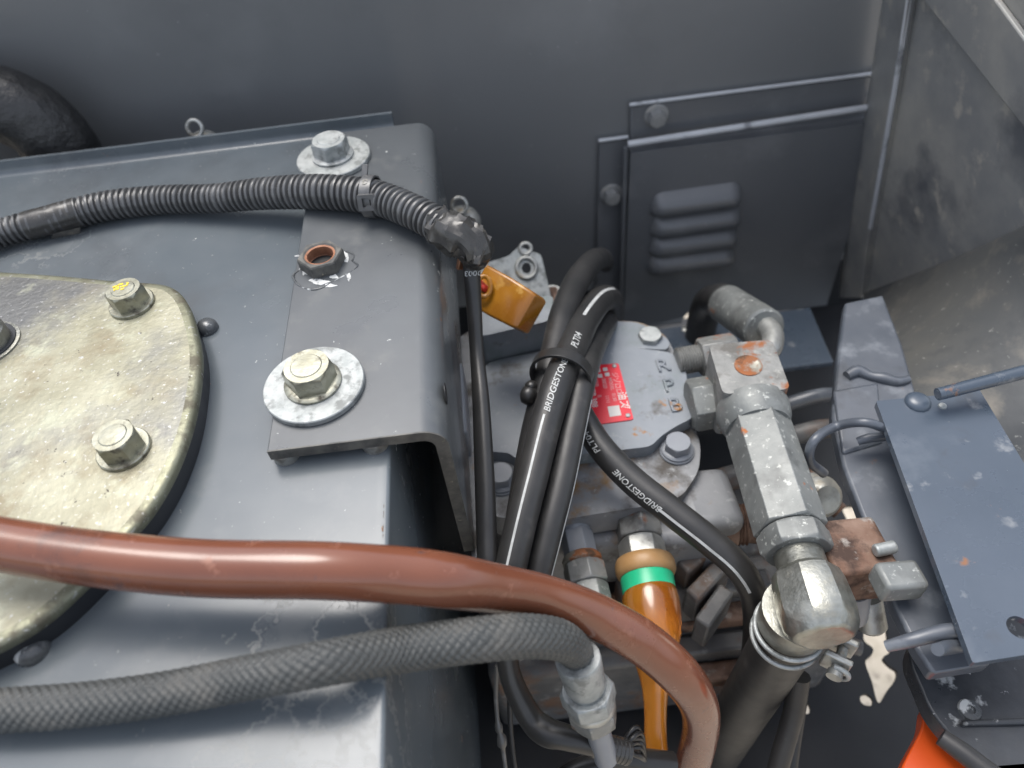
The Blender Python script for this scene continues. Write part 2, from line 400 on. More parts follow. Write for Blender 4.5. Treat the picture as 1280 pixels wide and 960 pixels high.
M['rust'] = mat('rusty_steel', (.13, .065, .04), (.24, .16, .12), .5, .75, metal=.25, scale=50, layers=(((.05, .028, .02), 60, .5, .64, .85, 0), ((.34, .31, .28), 80, .58, .68, .5, .5)), bump=.6, bscale=300)
M['orust'] = mat('orange_rust', (.30, .095, .025), (.22, .09, .04), .7, .85, metal=.1, scale=110, layers=(((.27, .26, .22), 70, .48, .56, .45, .5), ((.08, .04, .02), 120, .54, .64, .8, 0)), bump=.7, bscale=300)
M['amber'] = mat('amber_sleeve', (.60, .24, .03), (.45, .13, .016), .14, .22, scale=16, coat=.4, trans=.55, mix=(.40,.60), layers=(((.20, .05, .015), 14, .52, .72, .25, 0), ((.65, .45, .25), 30, .62, .76, .3, 0)), bump=.05, bscale=80)
M['ambercap'] = mat('amber_plastic', (.34, .145, .010), (.24, .090, .007), .22, .34, scale=26, spec=.5, coat=.2, mix=(.40,.60), layers=(((.08, .03, .006), 36, .52, .70, .4, 0), ((.48, .27, .06), 70, .62, .74, .35, 0)), bump=.1, bscale=140)
M['tan'] = mat('tan_ring', (0.35, 0.196, 0.077), (0.406, 0.252, 0.119), .4, .5, scale=60, layers=(((.32, .16, .06), 60, .58, .74, .5, 0),), bump=.15, bscale=250)
M['green'] = mat('green_seal', (0.015, 0.375, 0.18), (0.0225, 0.435, 0.225), .35, scale=60)
M['greycap'] = mat('grey_painted_fitting', (0.189, 0.203, 0.2275), (0.217, 0.231, 0.252), .34, .42, scale=60, layers=(((.2, .2, .2), 60, .66, .8, .5, 0),), bump=.1, bscale=250)
M['orange'] = mat('orange_body_paint', (0.6, 0.075, 0.009), (0.555, 0.0675, 0.009), .28, .34, scale=12, coat=.2)
M['copper'] = mat('copper_terminal', (.80, .45, .30), (.7, .38, .24), .3, metal=.9, scale=90)
M['ground'] = mat('pale_ground', (.38, .335, .26), (.50, .44, .355), .9, scale=40, layers=(((.24, .21, .17), 70, .56, .64, .9, 0),), bump=.4, bscale=60)
M['bluew'] = mat('blue_wire', (.05, .25, .5), rough=.4)
M['redw'] = mat('red_wire', (.6, .05, .03), rough=.4)

def watermarks(m, centre, rad):
    t = m.node_tree; N = t.nodes.new; K = t.links.new; b = t.nodes['Principled BSDF']
    tc = N('ShaderNodeTexCoord'); ds = N('ShaderNodeVectorMath'); ds.operation = 'DISTANCE'; K(tc.outputs['Object'], ds.inputs[0]); ds.inputs[1].default_value = centre
    f = N('ShaderNodeMapRange'); f.inputs[1].default_value = rad * .55; f.inputs[2].default_value = rad; f.inputs[3].default_value = 1; f.inputs[4].default_value = 0; K(ds.outputs['Value'], f.inputs[0])
    n = N('ShaderNodeTexNoise'); n.inputs['Scale'].default_value = 30; n.inputs['Detail'].default_value = 9; n.inputs['Roughness'].default_value = .62; K(tc.outputs['Object'], n.inputs['Vector'])
    def M_(op, a, bb):
        q = N('ShaderNodeMath'); q.operation = op
        for i, v in enumerate((a, bb)):
            if isinstance(v, (int, float)): q.inputs[i].default_value = v
            else: K(v, q.inputs[i])
        return q.outputs[0]
    d = M_('ABSOLUTE', M_('SUBTRACT', n.outputs['Fac'], .53), 0)
    ln = N('ShaderNodeMapRange'); ln.inputs[1].default_value = .003; ln.inputs[2].default_value = .014; ln.inputs[3].default_value = .38; ln.inputs[4].default_value = 0; K(d, ln.inputs[0])
    fl_ = N('ShaderNodeMapRange'); fl_.inputs[1].default_value = .53; fl_.inputs[2].default_value = .60; fl_.inputs[3].default_value = 0; fl_.inputs[4].default_value = .10; K(n.outputs['Fac'], fl_.inputs[0])
    fac = M_('MULTIPLY', M_('MAXIMUM', ln.outputs[0], fl_.outputs[0]), f.outputs[0])
    for sock, val, ty in (('Base Color', (.30, .295, .27, 1), 'RGBA'), ('Roughness', .6, 'FLOAT')):
        src = b.inputs[sock].links[0].from_socket; q = N('ShaderNodeMix'); q.data_type = ty; K(fac, q.inputs[0])
        ai, bi, oi = (6, 7, 2) if ty == 'RGBA' else (2, 3, 0)
        K(src, q.inputs[ai]); q.inputs[bi].default_value = val; K(q.outputs[oi], b.inputs[sock])
for (x, y, r) in ((410, 868, .055), (385, 775, .035), (60, 300, .03)):
    q = (px(x, y, z=0) - Vector((-240, 250, -60))) * S
    watermarks(M['deck'], q, r)

# ------------------------------------------------------------------ the setting
WY = 520.0                                                  # the back wall
g = MB().box((0, 0, -905), (9000, 9000, 5))
single('ground', 'pale sandy ground under the machine', None, (0, 0, -900), g, M['ground'], kind='structure')

# back wall
t = Thing('back_wall', 'tall flat dark grey sheet metal wall behind the pump bay', 'wall panel', (0, WY, -300))
ww = MB(); nx, nz_ = 60, 40; vs = []; fs = []
for j in range(nz_ + 1):
    for i in range(nx + 1):
        x = -760 + 1110 * i / nx; z = -232 + 440 * j / nz_
        vs.append((x, WY + 1.4 * noise.noise(Vector((x / 170, z / 130, 3))), z))
for j in range(nz_):
    for i in range(nx):
        a = j * (nx + 1) + i; fs.append((a, a + 1, a + nx + 2, a + nx + 1))
ww.add(vs, fs); ww.add([(v[0], WY + 5, v[2]) for v in vs], [f[::-1] for f in fs])
t.part('sheet', ww, M['wall'], fixn=False)
t.part('ground_blocker', MB().box((-330, WY + 24, -560), (480, 12, 332)), M['void'], bev=1)  # added dark sheet that blocks the bright ground below the wall

# access panel
t = Thing('access_panel', 'dark louvred access cover bolted to the back wall', 'access panel', px(900, 390, Y=WY))
def W2(x, y): p = px(x, y, Y=WY); return (p.x, p.z)
fl = [W2(787, 131), W2(1110, 90), W2(1110, 180), W2(780, 185), W2(780, 402), W2(744, 402), W2(748, 176), W2(787, 172)]
wl = lambda x, z, y: (x, WY - 1.6 - y, z)
t.part('mounting_flange', MB().prism(fl, 0, 2.4, to=wl), M['acc'], bev=.8)
x0, z1 = W2(784, 179); x1, _ = W2(1100, 132); _, z0 = W2(780, 401); _, z0b = W2(1050, 373)
bx = roundpoly([(x0, z0), (x0, z1), (x1, z1), (x1, z0)], 3)
nc = W2(862, 386)
notch = [(nc[0] - 9, z0), ] 
ol = [(x0, z0 + 1), (nc[0] - 11, z0 + 1)] + [(nc[0] + 11 * math.cos(a), z0 + 1 + 15 * math.sin(a)) for a in np.linspace(math.pi, 0, 10)] + [(nc[0] + 11, z0 + 1), (x1, z0 + 1), (x1, z1), (x0, z1)]
t.part('raised_sheet', MB().prism(ol, 2.4, 12.5, to=wl), M['acc'], bev=4.2, seg=4)
def edge(a, b, r, off):
    pa, pb = px(*a, Y=WY - off), px(*b, Y=WY - off)
    return MB().tube(resample(np.array([tuple(pa) + (r,), tuple(pb) + (r,)]), 6)[0], 10)
t.part('folded_edge', edge((785, 180), (1098, 132), 2.6, 13), M['edge'])  # bright glint of the fold is put into the strip colour
t.part('folded_edge', edge((782, 184), (776, 396), 1.7, 13), M['acc'])
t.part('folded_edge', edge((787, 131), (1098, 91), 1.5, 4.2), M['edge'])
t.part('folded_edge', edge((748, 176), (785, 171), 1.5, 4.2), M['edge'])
lv = [((812, 266), (926, 250), 236, 272), ((812, 292), (925, 276), 262, 296), ((811, 316), (921, 301), 290, 320), ((809, 338), (917, 325), 315, 343)]
for k, (a, b, ya, yb) in enumerate(lv):
    pa, pb = px(*a, Y=WY - 14), px(*b, Y=WY - 14)
    if k == 0: H = (mm(pa, 26))
    H = mm(pa, 23) / 0.80
    n, m_ = 28, 10; rings = []
    for i in range(n + 1):
        u = i / n; c = pa.lerp(pb, u)
        e = min(1, min(u, 1 - u) / .13); e = math.sqrt(max(0, 1 - (1 - e) ** 2))
        ring = []
        for j in range(m_ + 1):
            q = j / m_
            dz = H * (1 - q) * (.35 + .65 * e)
            dy = 11.5 * e * (math.sin(math.pi / 2 * min(1, q / .62)) if q < .86 else 1 - (q - .86) / .14 * .25)
            ring.append(Vector((c.x, WY - 13.6 - dy, c.z + dz)))
        ring.append(Vector((c.x, WY - 13.8, c.z - .4 * e)))
        rings.append(ring)
    t.part('louver', MB().loft(rings, (True, True)), M['acc'], sharp=60)
for (x, y, yy) in ((820, 144, 0), (764, 242, 0)):
    p = px(x, y, Y=WY - 4)
    bolt(t, p, (0, -1, 0), af=12, h=7, fl=9.5, m=M['side'], turn=.3)
    
# shelf plate at the foot of the wall
zS = -185.
def pl(pts, z): return [(lambda p: (p.x, p.y))(px(x, y, z=z)) for x, y in pts]
t = Thing('shelf_plate', 'dark blue-grey flat shelf plate at the foot of the back wall', 'plate', px(950, 430, z=zS))
hole = px(857, 412, z=zS)
sh = MB().prism(pl([(770, 440), (780, 418), (1013, 384), (1042, 452), (862, 475), (770, 480)], zS), zS - 5, zS)
t.part('plate', sh, M['hinge'], bev=.8)
t.part('rivet', MB().lathe([(3.6, 0), (3.4, 1.2), (2, 2)], hole, (0, 0, 1), 16), M['zincd'])

# side panel on the right (leans a little)
A0, A1 = px(1104, -40, Y=WY - 3), px(1050, 352, Y=WY - 3)
dirY = Vector((.06, -1, 0))
nS = (A1 - A0).cross(dirY).normalized()
if nS.x > 0: nS = -nS
plS = (A0, nS)
def onS(x, y, off=0): return px(x, y, plane=(A0 + nS * off, nS))
t = Thing('side_panel', 'scuffed grey sheet metal side wall with a diagonal brace', 'side panel', px(1200, 330, plane=plS))
def sheet(pts, nrm, th=3):
    n = len(pts); nrm = Vector(nrm).normalized()
    return MB().add([Vector(p) for p in pts] + [Vector(p) - nrm * th for p in pts],
                    [tuple(range(n)), tuple(range(2 * n - 1, n - 1, -1))] + [(i, i + n, (i + 1) % n + n, (i + 1) % n) for i in range(n)])
# rolled front flange, then a ridge, then the flat
rows = []
for y in np.linspace(-60, 372, 14):
    xe = np.interp(y, [-60, 0, 180, 350, 372], [1112, 1103, 1075, 1050, 1049]); xr = np.interp(y, [-60, 0, 120, 290, 372], [1147, 1136, 1116, 1086, 1076])
    rows.append([onS(xe, y, 2), onS(xe + 2, y, 4), onS(xe + 5, y, 4.6), onS((xe + xr) / 2, y, 4.4), onS(xr - 5, y, 5.5), onS(xr - 2, y, 6.6), onS(xr + 1, y, 6.2), onS(xr + 5, y, 2.4), onS(xr + 9, y, 0)])
nn = len(rows[0]); fm = MB().add([p for r in rows for p in r] + [p - nS * 3 for r in rows for p in r], [])
N_ = len(rows) * nn
for i in range(len(rows) - 1):
    for j in range(nn - 1):
        a = i * nn + j
        fm.f.append((a, a + 1, a + nn + 1, a + nn)); fm.f.append((N_ + a, N_ + a + nn, N_ + a + nn + 1, N_ + a + 1))
    for j in (0, nn - 1):
        a = i * nn + j; fm.f.append((a, a + nn, a + nn + N_, a + N_))
t.part('rolled_flange', fm, M['side'], sharp=50)
rl = [onS(1144, -60), onS(1126, 60), onS(1110, 180), onS(1094, 292), onS(1084, 368), onS(1150, 343), onS(1215, 316), onS(1300, 276), onS(1340, 255), onS(1420, -80)]
t.part('sheet', sheet(rl, nS), M['side'])
t.part('ridge', MB().tube([tuple(onS(x, y, 5.2)) + (1.9,) for x, y in ((1148, -60), (1136, 0), (1127, 60), (1117, 120), (1103, 200), (1088, 285))], 10), M['edge'], sharp=80, label='fold line with painted highlight down the panel')  # reflected light along the fold is painted as a pale strip
t.part('gap_blocker', MB().box(px(1056, 390, Y=WY + 14), (60, 5, 110)), M['void'])  # added dark box that hides the bright gap at the corner
br = [onS(1138, -20, 4), onS(1300, 186, 4), onS(1300, 76, 4), onS(1222, -30, 4)]
t.part('diagonal_brace', sheet(br, nS, 3.6), M['side'], bev=1)
rg = [onS(x, y, 2) for x, y in ((1080, 366), (1150, 340), (1215, 313), (1300, 273))]
lw = [px(1122, 400, z=-150), px(1160, 380, z=-135), px(1230, 350, z=-110), px(1310, 315, z=-95)]
lz = [px(1108, 500, z=-96), px(1170, 495, z=-92), px(1240, 480, z=-88), px(1320, 462, z=-86)]
ly = [px(1200, 640, z=-92), px(1240, 640, z=-90), px(1290, 640, z=-88), px(1400, 640, z=-86)]
cols = [np.array([tuple(v) for v in (rg[i], rg[i].lerp(lz[i], .05) + Vector((-2.5, -1, 2.5)), rg[i].lerp(lz[i], .12) + Vector((-2, -1, 1.5)), rg[i].lerp(lz[i], .5), lz[i], ly[i])]) for i in range(4)]
ls = MB(); m1 = len(cols[0])
surf = [spline([cols[i][k] for i in range(4)], 6) for k in range(m1)]; m2 = len(surf[0])
ls.add([tuple(p) for r in surf for p in r], [(i * m2 + j, i * m2 + j + 1, (i + 1) * m2 + j + 1, (i + 1) * m2 + j) for i in range(m1 - 1) for j in range(m2 - 1)])
ls.add([(p[0] + 1, p[1], p[2] - 3) for r in surf for p in r], [(i * m2 + j, (i + 1) * m2 + j, (i + 1) * m2 + j + 1, i * m2 + j + 1) for i in range(m1 - 1) for j in range(m2 - 1)])
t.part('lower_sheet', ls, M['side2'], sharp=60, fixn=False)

# frame rail
zR = -82.
t = Thing('frame_rail', 'blue-grey painted channel rail running beside the pump', 'frame rail', px(1130, 700, z=zR - 30))
t.part('channel', MB().prism(pl([(1056, 378), (1104, 368), (1128, 430), (1150, 508), (1182, 620), (1228, 790), (1240, 830), (1166, 842), (1146, 812), (1118, 757), (1087, 668), (1054, 582), (1040, 520), (1048, 440)], zR), zR - 9, zR), M['rail'], bev=1.6)
t.part('weld_bead', MB().tube(resample(spline([tuple(px(x, y, z=zR + 1)) + (mm(px(x, y, z=zR), r),) for x, y, r in ((1058, 470, 6), (1072, 464, 8), (1088, 470, 6), (1104, 473, 7.5), (1122, 477, 6), (1136, 474, 5))], 8), 1.5)[0], 12), M['rail'], sharp=80)
t.part('gusset', MB().prism(pl([(1038, 496), (1094, 486), (1100, 560), (1050, 575)], zR - 4), zR - 8, zR + 2), M['rail'], bev=1.5)

# hinge plate, rod
zH = -60.
t = Thing('hinge_plate', 'blue-grey flat steel plate with a round hole near its corner', 'plate', px(1190, 650, z=zH))
hc = px(1274, 784, z=zH)
t.part('plate', MB().prism(roundpoly(pl([(1095, 501), (1172, 494), (1222, 483), (1300, 612), (1400, 800), (1216, 829)], zH), 1.2), zH - 4, zH,
       holes=[[(hc.x + 4.6 * math.cos(a), hc.y + 4.6 * math.sin(a)) for a in np.linspace(0, 2 * math.pi, 24, endpoint=False)]]), M['hinge'], bev=.9)
p = px(1147, 503, z=zH)
t.part('button_head', MB().lathe([(6.2, 0), (6, 1.2), (4.6, 2.6), (2, 3.2)], p, (0, 0, 1), 24), M['hinge'])
p = px(1178, 508, z=zH)
t.part('rivet', MB().lathe([(2, 0), (1.8, .8), (1, 1.2)], p, (0, 0, 1), 12), M['zinc'])
rp = hpath([(1172, 493, 'z', -50, 8), (1230, 478, 'z', -48, 8.5), (1330, 452, 'z', -44, 9)])
single('stay_rod', 'smooth grey round rod along the top edge of the hinge plate', 'rod', px(1172, 493, z=-56), MB().tube(rp, 20), M['hinge'], sharp=50)

def wire(name, label, spec, m, cat, group=None):
    pth = hpath(spec, 2); p = Vector(pth[0][:3])
    return single(name, label, cat, p, MB().tube(pth, 14), m, sharp=60, group=group)
wire('wire_hook', 'bent black wire loop sticking out of the rail beside the long grey adapter', [(1108, 536, 'z', -64, 6), (1080, 528, 'z', -60, 6), (1045, 533, 'z', -70, 6), (1018, 550, 'z', -66, 6), (1012, 575, 'z', -80, 6), (1030, 592, 'z', -92, 6)], M['rail'], 'hook', 'wire hooks on the rail')
wire('wire_hook', 'short straight wire stub welded to the rail under the bent hook', [(1110, 545, 'z', -72, 6), (1085, 548, 'z', -72, 6), (1072, 552, 'z', -74, 5)], M['rail'], 'hook', 'wire hooks on the rail')
wire('wire_hook', 'grey wire prong reaching from the lower rail toward the pale gap', [(1215, 786, 'z', -68, 9), (1180, 790, 'z', -68, 10), (1140, 800, 'z', -70, 9), (1108, 808, 'z', -76, 7)], M['rail'], 'hook', 'wire hooks on the rail')
wire('wire_hook', 'thick grey pin just under the corner of the hinge plate', [(1222, 803, 'z', -70, 9), (1190, 808, 'z', -70, 9), (1172, 812, 'z', -60, 8)], M['rail'], 'hook', 'wire hooks on the rail')

# lower right frame, seal, orange body panel
zF = -112.
t = Thing('lower_frame', 'dark scuffed steel frame below the hinge plate', 'frame', px(1230, 890, z=zF))
t.part('plate', MB().prism(smooth2(pl([(1140, 806), (1200, 740), (1320, 690), (1440, 800), (1400, 1000), (1290, 985), (1222, 948), (1176, 905), (1152, 862)], zF), 6), zF - 12, zF), M['frame'], bev=2)
t.part('cross_ridge', MB().prism(pl([(1200, 902), (1340, 898), (1340, 906), (1200, 909)], zF), zF, zF + 3), M['frame'], bev=.8)
p = px(1212, 888, z=zF)
t.part('weld_spot', MB().lathe([(5, 0), (4.4, 1.2), (2, 1.4), (1.8, .6)], p, (0, 0, 1), 16), M['weld'])
sp = hpath([(1176, 921, 'z', -96, 11), (1205, 942, 'z', -96, 13), (1240, 968, 'z', -96, 13), (1290, 1000, 'z', -96, 13)])
single('rubber_seal', 'black rubber edge seal lying over the orange panel', 'seal', px(1190, 930, z=-104), MB().tube(sp, 16), M['black'])
single('orange_panel', 'bright orange painted body panel in the bottom right corner', 'body panel', px(1180, 940, z=-150),
       MB().prism(smooth2(pl([(1164, 880), (1240, 930), (1330, 985), (1300, 1080), (1100, 1060), (1124, 968), (1150, 915)], -136), 5), -146, -136), M['orange'], bev=2)

# floor pan with gaps through which the pale ground shows
zP = -300.
def blob(pts): return smooth2(pl(pts, zP), 6)
holes = [blob([(1082, 786), (1094, 778), (1106, 779), (1110, 800), (1113, 814), (1104, 822), (1112, 832), (1121, 839), (1119, 850), (1110, 862), (1100, 878), (1095, 872), (1090, 852), (1082, 828), (1090, 818), (1091, 810), (1080, 800)]),
         blob([(1076, 870), (1083, 867), (1091, 873), (1090, 881), (1083, 882), (1076, 877)]),
         blob([(1003, 879), (1008, 877), (1013, 884), (1012, 891), (1006, 892), (1002, 886)]),
         blob([(1054, 634), (1072, 631), (1084, 636), (1089, 655), (1082, 664), (1068, 662), (1058, 648)])]
t = Thing('floor_pan', 'black floor pan with ragged gaps showing pale ground', 'floor pan', px(1050, 850, z=zP))
t.part('sheet', MB().prism([(-620, 85), (470, 85), (470, WY + 16), (-620, WY + 16)], zP - 4, zP, holes=holes), M['void'], bev=0)  # pan spread beyond view to block light bouncing off the ground

# ------------------------------------------------------------------ machine deck
YF = 441.
t = Thing('machine_deck', 'glossy grey painted steel deck that carries the bracket and round cover', 'deck', (-240, 250, -60))
vs = []; fs = []; nx, ny = 110, 130
X0, X1, Y0, Y1 = -470., -54., -40., YF - 5
for j in range(ny + 1):
    for i in range(nx + 1):
        x = X0 + (X1 - X0) * i / nx; y = Y0 + (Y1 - Y0) * j / ny
        z = .42 * noise.noise(Vector((x / 95, y / 70, 1.3))) + .09 * noise.noise(Vector((x / 22, y / 22, 7.7)))
        z *= min(1, (X1 - x) / 60)
        vs.append((x, y, z))
for j in range(ny):
    for i in range(nx):
        a = j * (nx + 1) + i; fs.append((a, a + 1, a + nx + 2, a + nx + 1))
nb = len(vs)
# rolled edge to the side wall (one sheet) and turned-up far edge
def skirt(line, offs):
    global vs, fs
    prev = line
    for o in offs:
        cur = []
        for k in line:
            b = vs[k]; vs.append((b[0] + o[0], b[1] + o[1], b[2] + o[2])); cur.append(len(vs) - 1)
        for a in range(len(line) - 1): fs.append((prev[a], prev[a + 1], cur[a + 1], cur[a]))
        prev = cur
skirt([j * (nx + 1) + nx for j in range(ny + 1)], [(.8, 0, -.2), (1.3, 0, -.7), (1.5, 0, -1.5), (1.5, 0, -330)])
skirt([ny * (nx + 1) + i for i in range(nx + 1)], [(0, 2, .3), (0, 3.6, 1.2), (0, 4.6, 2.8), (0, 5, 5), (0, 5.2, 9), (0, 7.6, 9), (0, 8, 8), (0, 8, -200)])
t.part('top_sheet', MB().add(vs, fs), M['deck'], sharp=50)
# collar under the cover, with two tack welds
cz = 14.
cov_px = [(-160, 330), (-60, 335), (60, 342), (150, 350), (196, 353), (219, 360), (235, 380), (246, 415), (250, 447), (246, 490), (236, 535), (217, 585), (190, 632), (160, 668), (120, 712), (60, 768), (0, 806), (-80, 840), (-200, 870)]
cov = []
for (x, y) in cov_px:
    p = px(x, y, z=cz); cov.append((p.x, p.y))
cov = [tuple(q[:2]) for q in spline([c + (0,) for c in cov], 5)]
cen = Vector((-245, 215))
def inset(poly, d): return [tuple(Vector(p) + (cen - Vector(p)).normalized() * d) for p in poly]
t.part('collar', MB().prism(inset(cov, 1.0), -1, 9), M['collar'], bev=.5, label='black raised collar under the round cover')
for x, y, r in ((259, 409, 5.2), (40, 812, 6)):
    p = px(x, y, z=1)
    t.part('tack_weld', MB().lathe([(r, -1), (r * .95, 1.2), (r * .7, 3), (r * .3, 4)], p, (0, 0, 1), 20), M['weld'], sharp=80)

rs = MB()
for x, y, r in ((484, 642, 5), (481, 660, 5.5), (484, 632, 3), (478, 690, 3), (488, 668, 2.5)):
    q = px(x, y, z=.3); k_ = mm(q, 1)
    pts = [(min(X1 - .6, q.x + r * k_ * random.uniform(.6, 1.2) * math.cos(an)), q.y + r * k_ * random.uniform(.7, 1.3) * math.sin(an)) for an in np.linspace(0, 2 * math.pi, 9, endpoint=False)]
    rs.prism(smooth2(pts, 3), -.4, .42)
t.part('rust_spot', rs, M['orust'], label='orange rust spots along the deck edge')

# round cover
t = Thing('round_cover', 'yellowish zinc cover plate with bolts and a dark centre plug', 'cover', (-230, 215, 9))
cm = MB(); rings = []
for ins, z in ((.4, 9.), (0, 9.6), (0, 12.2), (.7, 13.4), (2.2, 14.0), (4.5, 14.15)):
    rings.append([(p[0], p[1], z) for p in inset(cov, ins)])
cm.loft(rings, (True, False))
t.part('rim', cm, M['cover_rim'], sharp=50)
t.part('plate', MB().prism(inset(cov, 4.45), 12, 14.15), M['cover'])
for k, (x, y, tn) in enumerate(((166, 381, .25), (156, 563, .1))):
    p = px(x, y, z=cz)
    b = bolt(t, p, (0, 0, 1), af=15.5, h=8.2, fl=0, wr=10.6, wt=2.0, m=M['chrom'], wm=M['chrom'], turn=tn, label='bolt with a yellow paint mark on its head' if k == 0 else None)
    if k == 0:
        mk = text_mesh('', 1) if False else None
        ym = MB()
        random.seed(3)
        for (dx, dy, ww_, hh) in ((-3.2, 2.6, 1.6, .7), (-.8, 3.0, 1.4, .8), (-2.2, .8, .9, 1.5), (.8, 1.0, 1.8, .6), (2.4, 2.4, .6, 1.0), (0, -.8, 1.0, .5), (-3.6, .4, .5, .9)):
            q = smooth2([(dx + ww_ * math.cos(a) * random.uniform(.7, 1.2), dy + hh * math.sin(a) * random.uniform(.7, 1.2)) for a in np.linspace(0, 2 * math.pi, 7, endpoint=False)], 3)
            ym.prism(q, 10.5, 10.85)
        o = bpy.data.objects.new('paint_mark', to_mesh('paint_mark', ym)); COL.objects.link(o)
        o.parent = b; o.data.materials.append(M['yellow'])
p = px(-16, 432, z=cz)
pg = t.part('centre_plug', MB().lathe([(15, 0), (15, 1), (12.4, 1.4), (12.4, .4), (11.6, .4), (11.6, 8), (10.4, 9.4), (4, 9.8)], p, (0, 0, 1), 44), M['forge'])
t.part('plug_groove', MB().lathe([(13.6, 1.2), (13.5, 1.9), (11.4, 1.9), (11.3, 1.2)], p, (0, 0, 1), 44), M['collar'], parent=pg)

# ------------------------------------------------------------------ bent bracket
BT, BZ = 5.4, 10.0
Yb0 = px(430, 553, z=BZ).y; Yb1 = 424.
xl = px(335, 555, z=BZ).x; xo = px(566, 575, Y=Yb0).x
t = Thing('angle_bracket', 'thick bent steel bracket bolted over the deck edge', 'bracket', (-60, 300, 0))
Rb = 10.5
prof = []
for a in np.linspace(math.pi / 2, 0, 9): prof.append((xo - Rb + Rb * math.cos(a), BZ - Rb + Rb * math.sin(a)))
prof = [(xl, BZ)] + prof + [(xo, -88), (xo - BT, -88)] + [(xo - Rb + (Rb - BT) * math.cos(a), BZ - Rb + (Rb - BT) * math.sin(a)) for a in np.linspace(0, math.pi / 2, 9)] + [(xl, BZ - BT)]
bm_ = MB(); n = len(prof)
ys = [Yb0 + .7, Yb0 + 30, (Yb0 + Yb1) / 2, Yb1 - 20, Yb1]
bm_.loft([[(x, y, z) for x, z in prof] for y in ys], (False, True))
t.part('bent_plate', bm_, M['brk'], bev=.5, ang=50)
em = MB().prism(prof, 0, .7, to=lambda x, z, k: (x, Yb0 + k, z))
t.part('sheared_edge', em, M['cut'])
for x, y, f_ in ((394, 484, 0), (418, 200, 1)):
    p = px(x, y, z=BZ)
    bolt(t, p, (0, 0, 1), af=18.6, h=9.5, fl=12.2, wr=21.5, wt=2.8, m=M['chrom'] if not f_ else M['zinc'], wm=M['zinc'], turn=.12 if not f_ else .35, label=None)
# welded nut with rusty thread
p = px(404, 330, z=BZ)
nm = MB(); X, Y, Z = frame((0, 0, 1), (0, 1, 0))
def hexring(r, h, tn): return [p + Vector((r * math.cos(a + tn), r * math.sin(a + tn), h)) for a in [2 * math.pi * k / 36 for k in range(36)]]
def hexr(r, h, tn):
    o_ = []
    for k in range(36):
        a = 2 * math.pi * k / 36; q = r * math.cos(math.pi / 6) / math.cos((a % (math.pi / 3)) - math.pi / 6)
        o_.append(p + Vector((q * math.cos(a + tn), q * math.sin(a + tn), h)))
    return o_
nut = t.part('weld_nut', nm.loft([hexr(11.5, -.5, .2), hexr(11.5, 5.8, .2), hexr(10.9, 6.6, .2), hexring(8.4, 6.6, .2), hexring(7.6, 6.0, .2)], (True, False)), M['cut'], sharp=30)
th = MB(); pr = []
for k in range(9): pr += [(7.6, 6.0 - k * .64), (6.6, 5.68 - k * .64)]
th.lathe(pr + [(6.5, .3)], p, (0, 0, 1), 32, cap=(False, False))
t.part('bore_shade', MB().lathe([(6.9, .25), (.5, .3)], p, (0, 0, 1), 24), M['void'], parent=nut)  # dark disc stands in for the shade down the hole
t.part('thread', th, M['rustnut'], parent=nut, sharp=60)
random.seed(11)
bd = []
for a in np.linspace(0, 2 * math.pi, 26): 
    r = 13.5 + 1.6 * math.sin(a * 3 + 1) + random.uniform(-.7, .7)
    if math.sin(a) < -.2: r += 3.5
    bd.append((p.x + r * math.cos(a), p.y + r * math.sin(a), BZ - .1, .5 + random.uniform(-.3, .3)))
t.part('weld_bead', MB().tube(resample(spline(bd, 4), .9)[0], 10), M['weld'], sharp=80)
chips = [(398, 352, 14, 4), (432, 322, 3.5, 9), (381, 338, 5, 8), (418, 346, 6, 3), (436, 347, 3, 7), (412, 357, 9, 2.2), (388, 322, 2.2, 4), (372, 320, 5, 1.2)]
cb_ = MB()
for x, y, a, b in chips:
    pts = []
    for k in range(9):
        an = 2 * math.pi * k / 9; r = random.uniform(.55, 1.15); q = px(x + a * r * math.cos(an), y + b * r * math.sin(an), z=BZ); pts.append((q.x, q.y))
    cb_.prism(smooth2(pts[::-1], 3), BZ - .2, BZ + .12 + random.uniform(0, .05))
t.part('paint_chip', cb_, M['chip'], label='pale flaked paint round the welded nut')
for x, y in ((356, 572), (468, 560)):
    q = px(x, y, z=2)
    t.part('spacer', MB().lathe([(5.5, 0), (5.6, .4), (5.6, BZ - BT)], Vector((q.x, max(q.y, Yb0 + 5), 0)), (0, 0, 1), 20), M['zincd'])
slot_shade = px(557, 492, X=xo)
t.part('slot_shade', MB().lathe([(4.6, -.1), (4.6, .25), (3.9, .3)], Vector((xo, slot_shade.y, slot_shade.z)), (1, 0, 0), 20), M['void'])  # dark disc on the face paints the shade of a hole

# ------------------------------------------------------------------ things behind the deck
ip = hpath([(-120, 140, 'Y', 482, 46), (-60, 122, 'Y', 482, 46), (0, 130, 'Y', 482, 46), (46, 152, 'Y', 482, 45), (78, 188, 'Y', 482, 44), (96, 232, 'Y', 482, 43), (102, 300, 'Y', 482, 43)], 2.2)
def lump(i, a, r):
    return r + np.array([.75 * noise.noise(Vector((i * .21, math.cos(x) * 2.4, math.sin(x) * 2.4))) for x in a])
single('insulated_hose', 'fat black foam-wrapped hose curving down behind the deck', 'hose', px(96, 300, Y=480), MB().tube(ip, 40, rfun=lump), M['foam'], sharp=80)

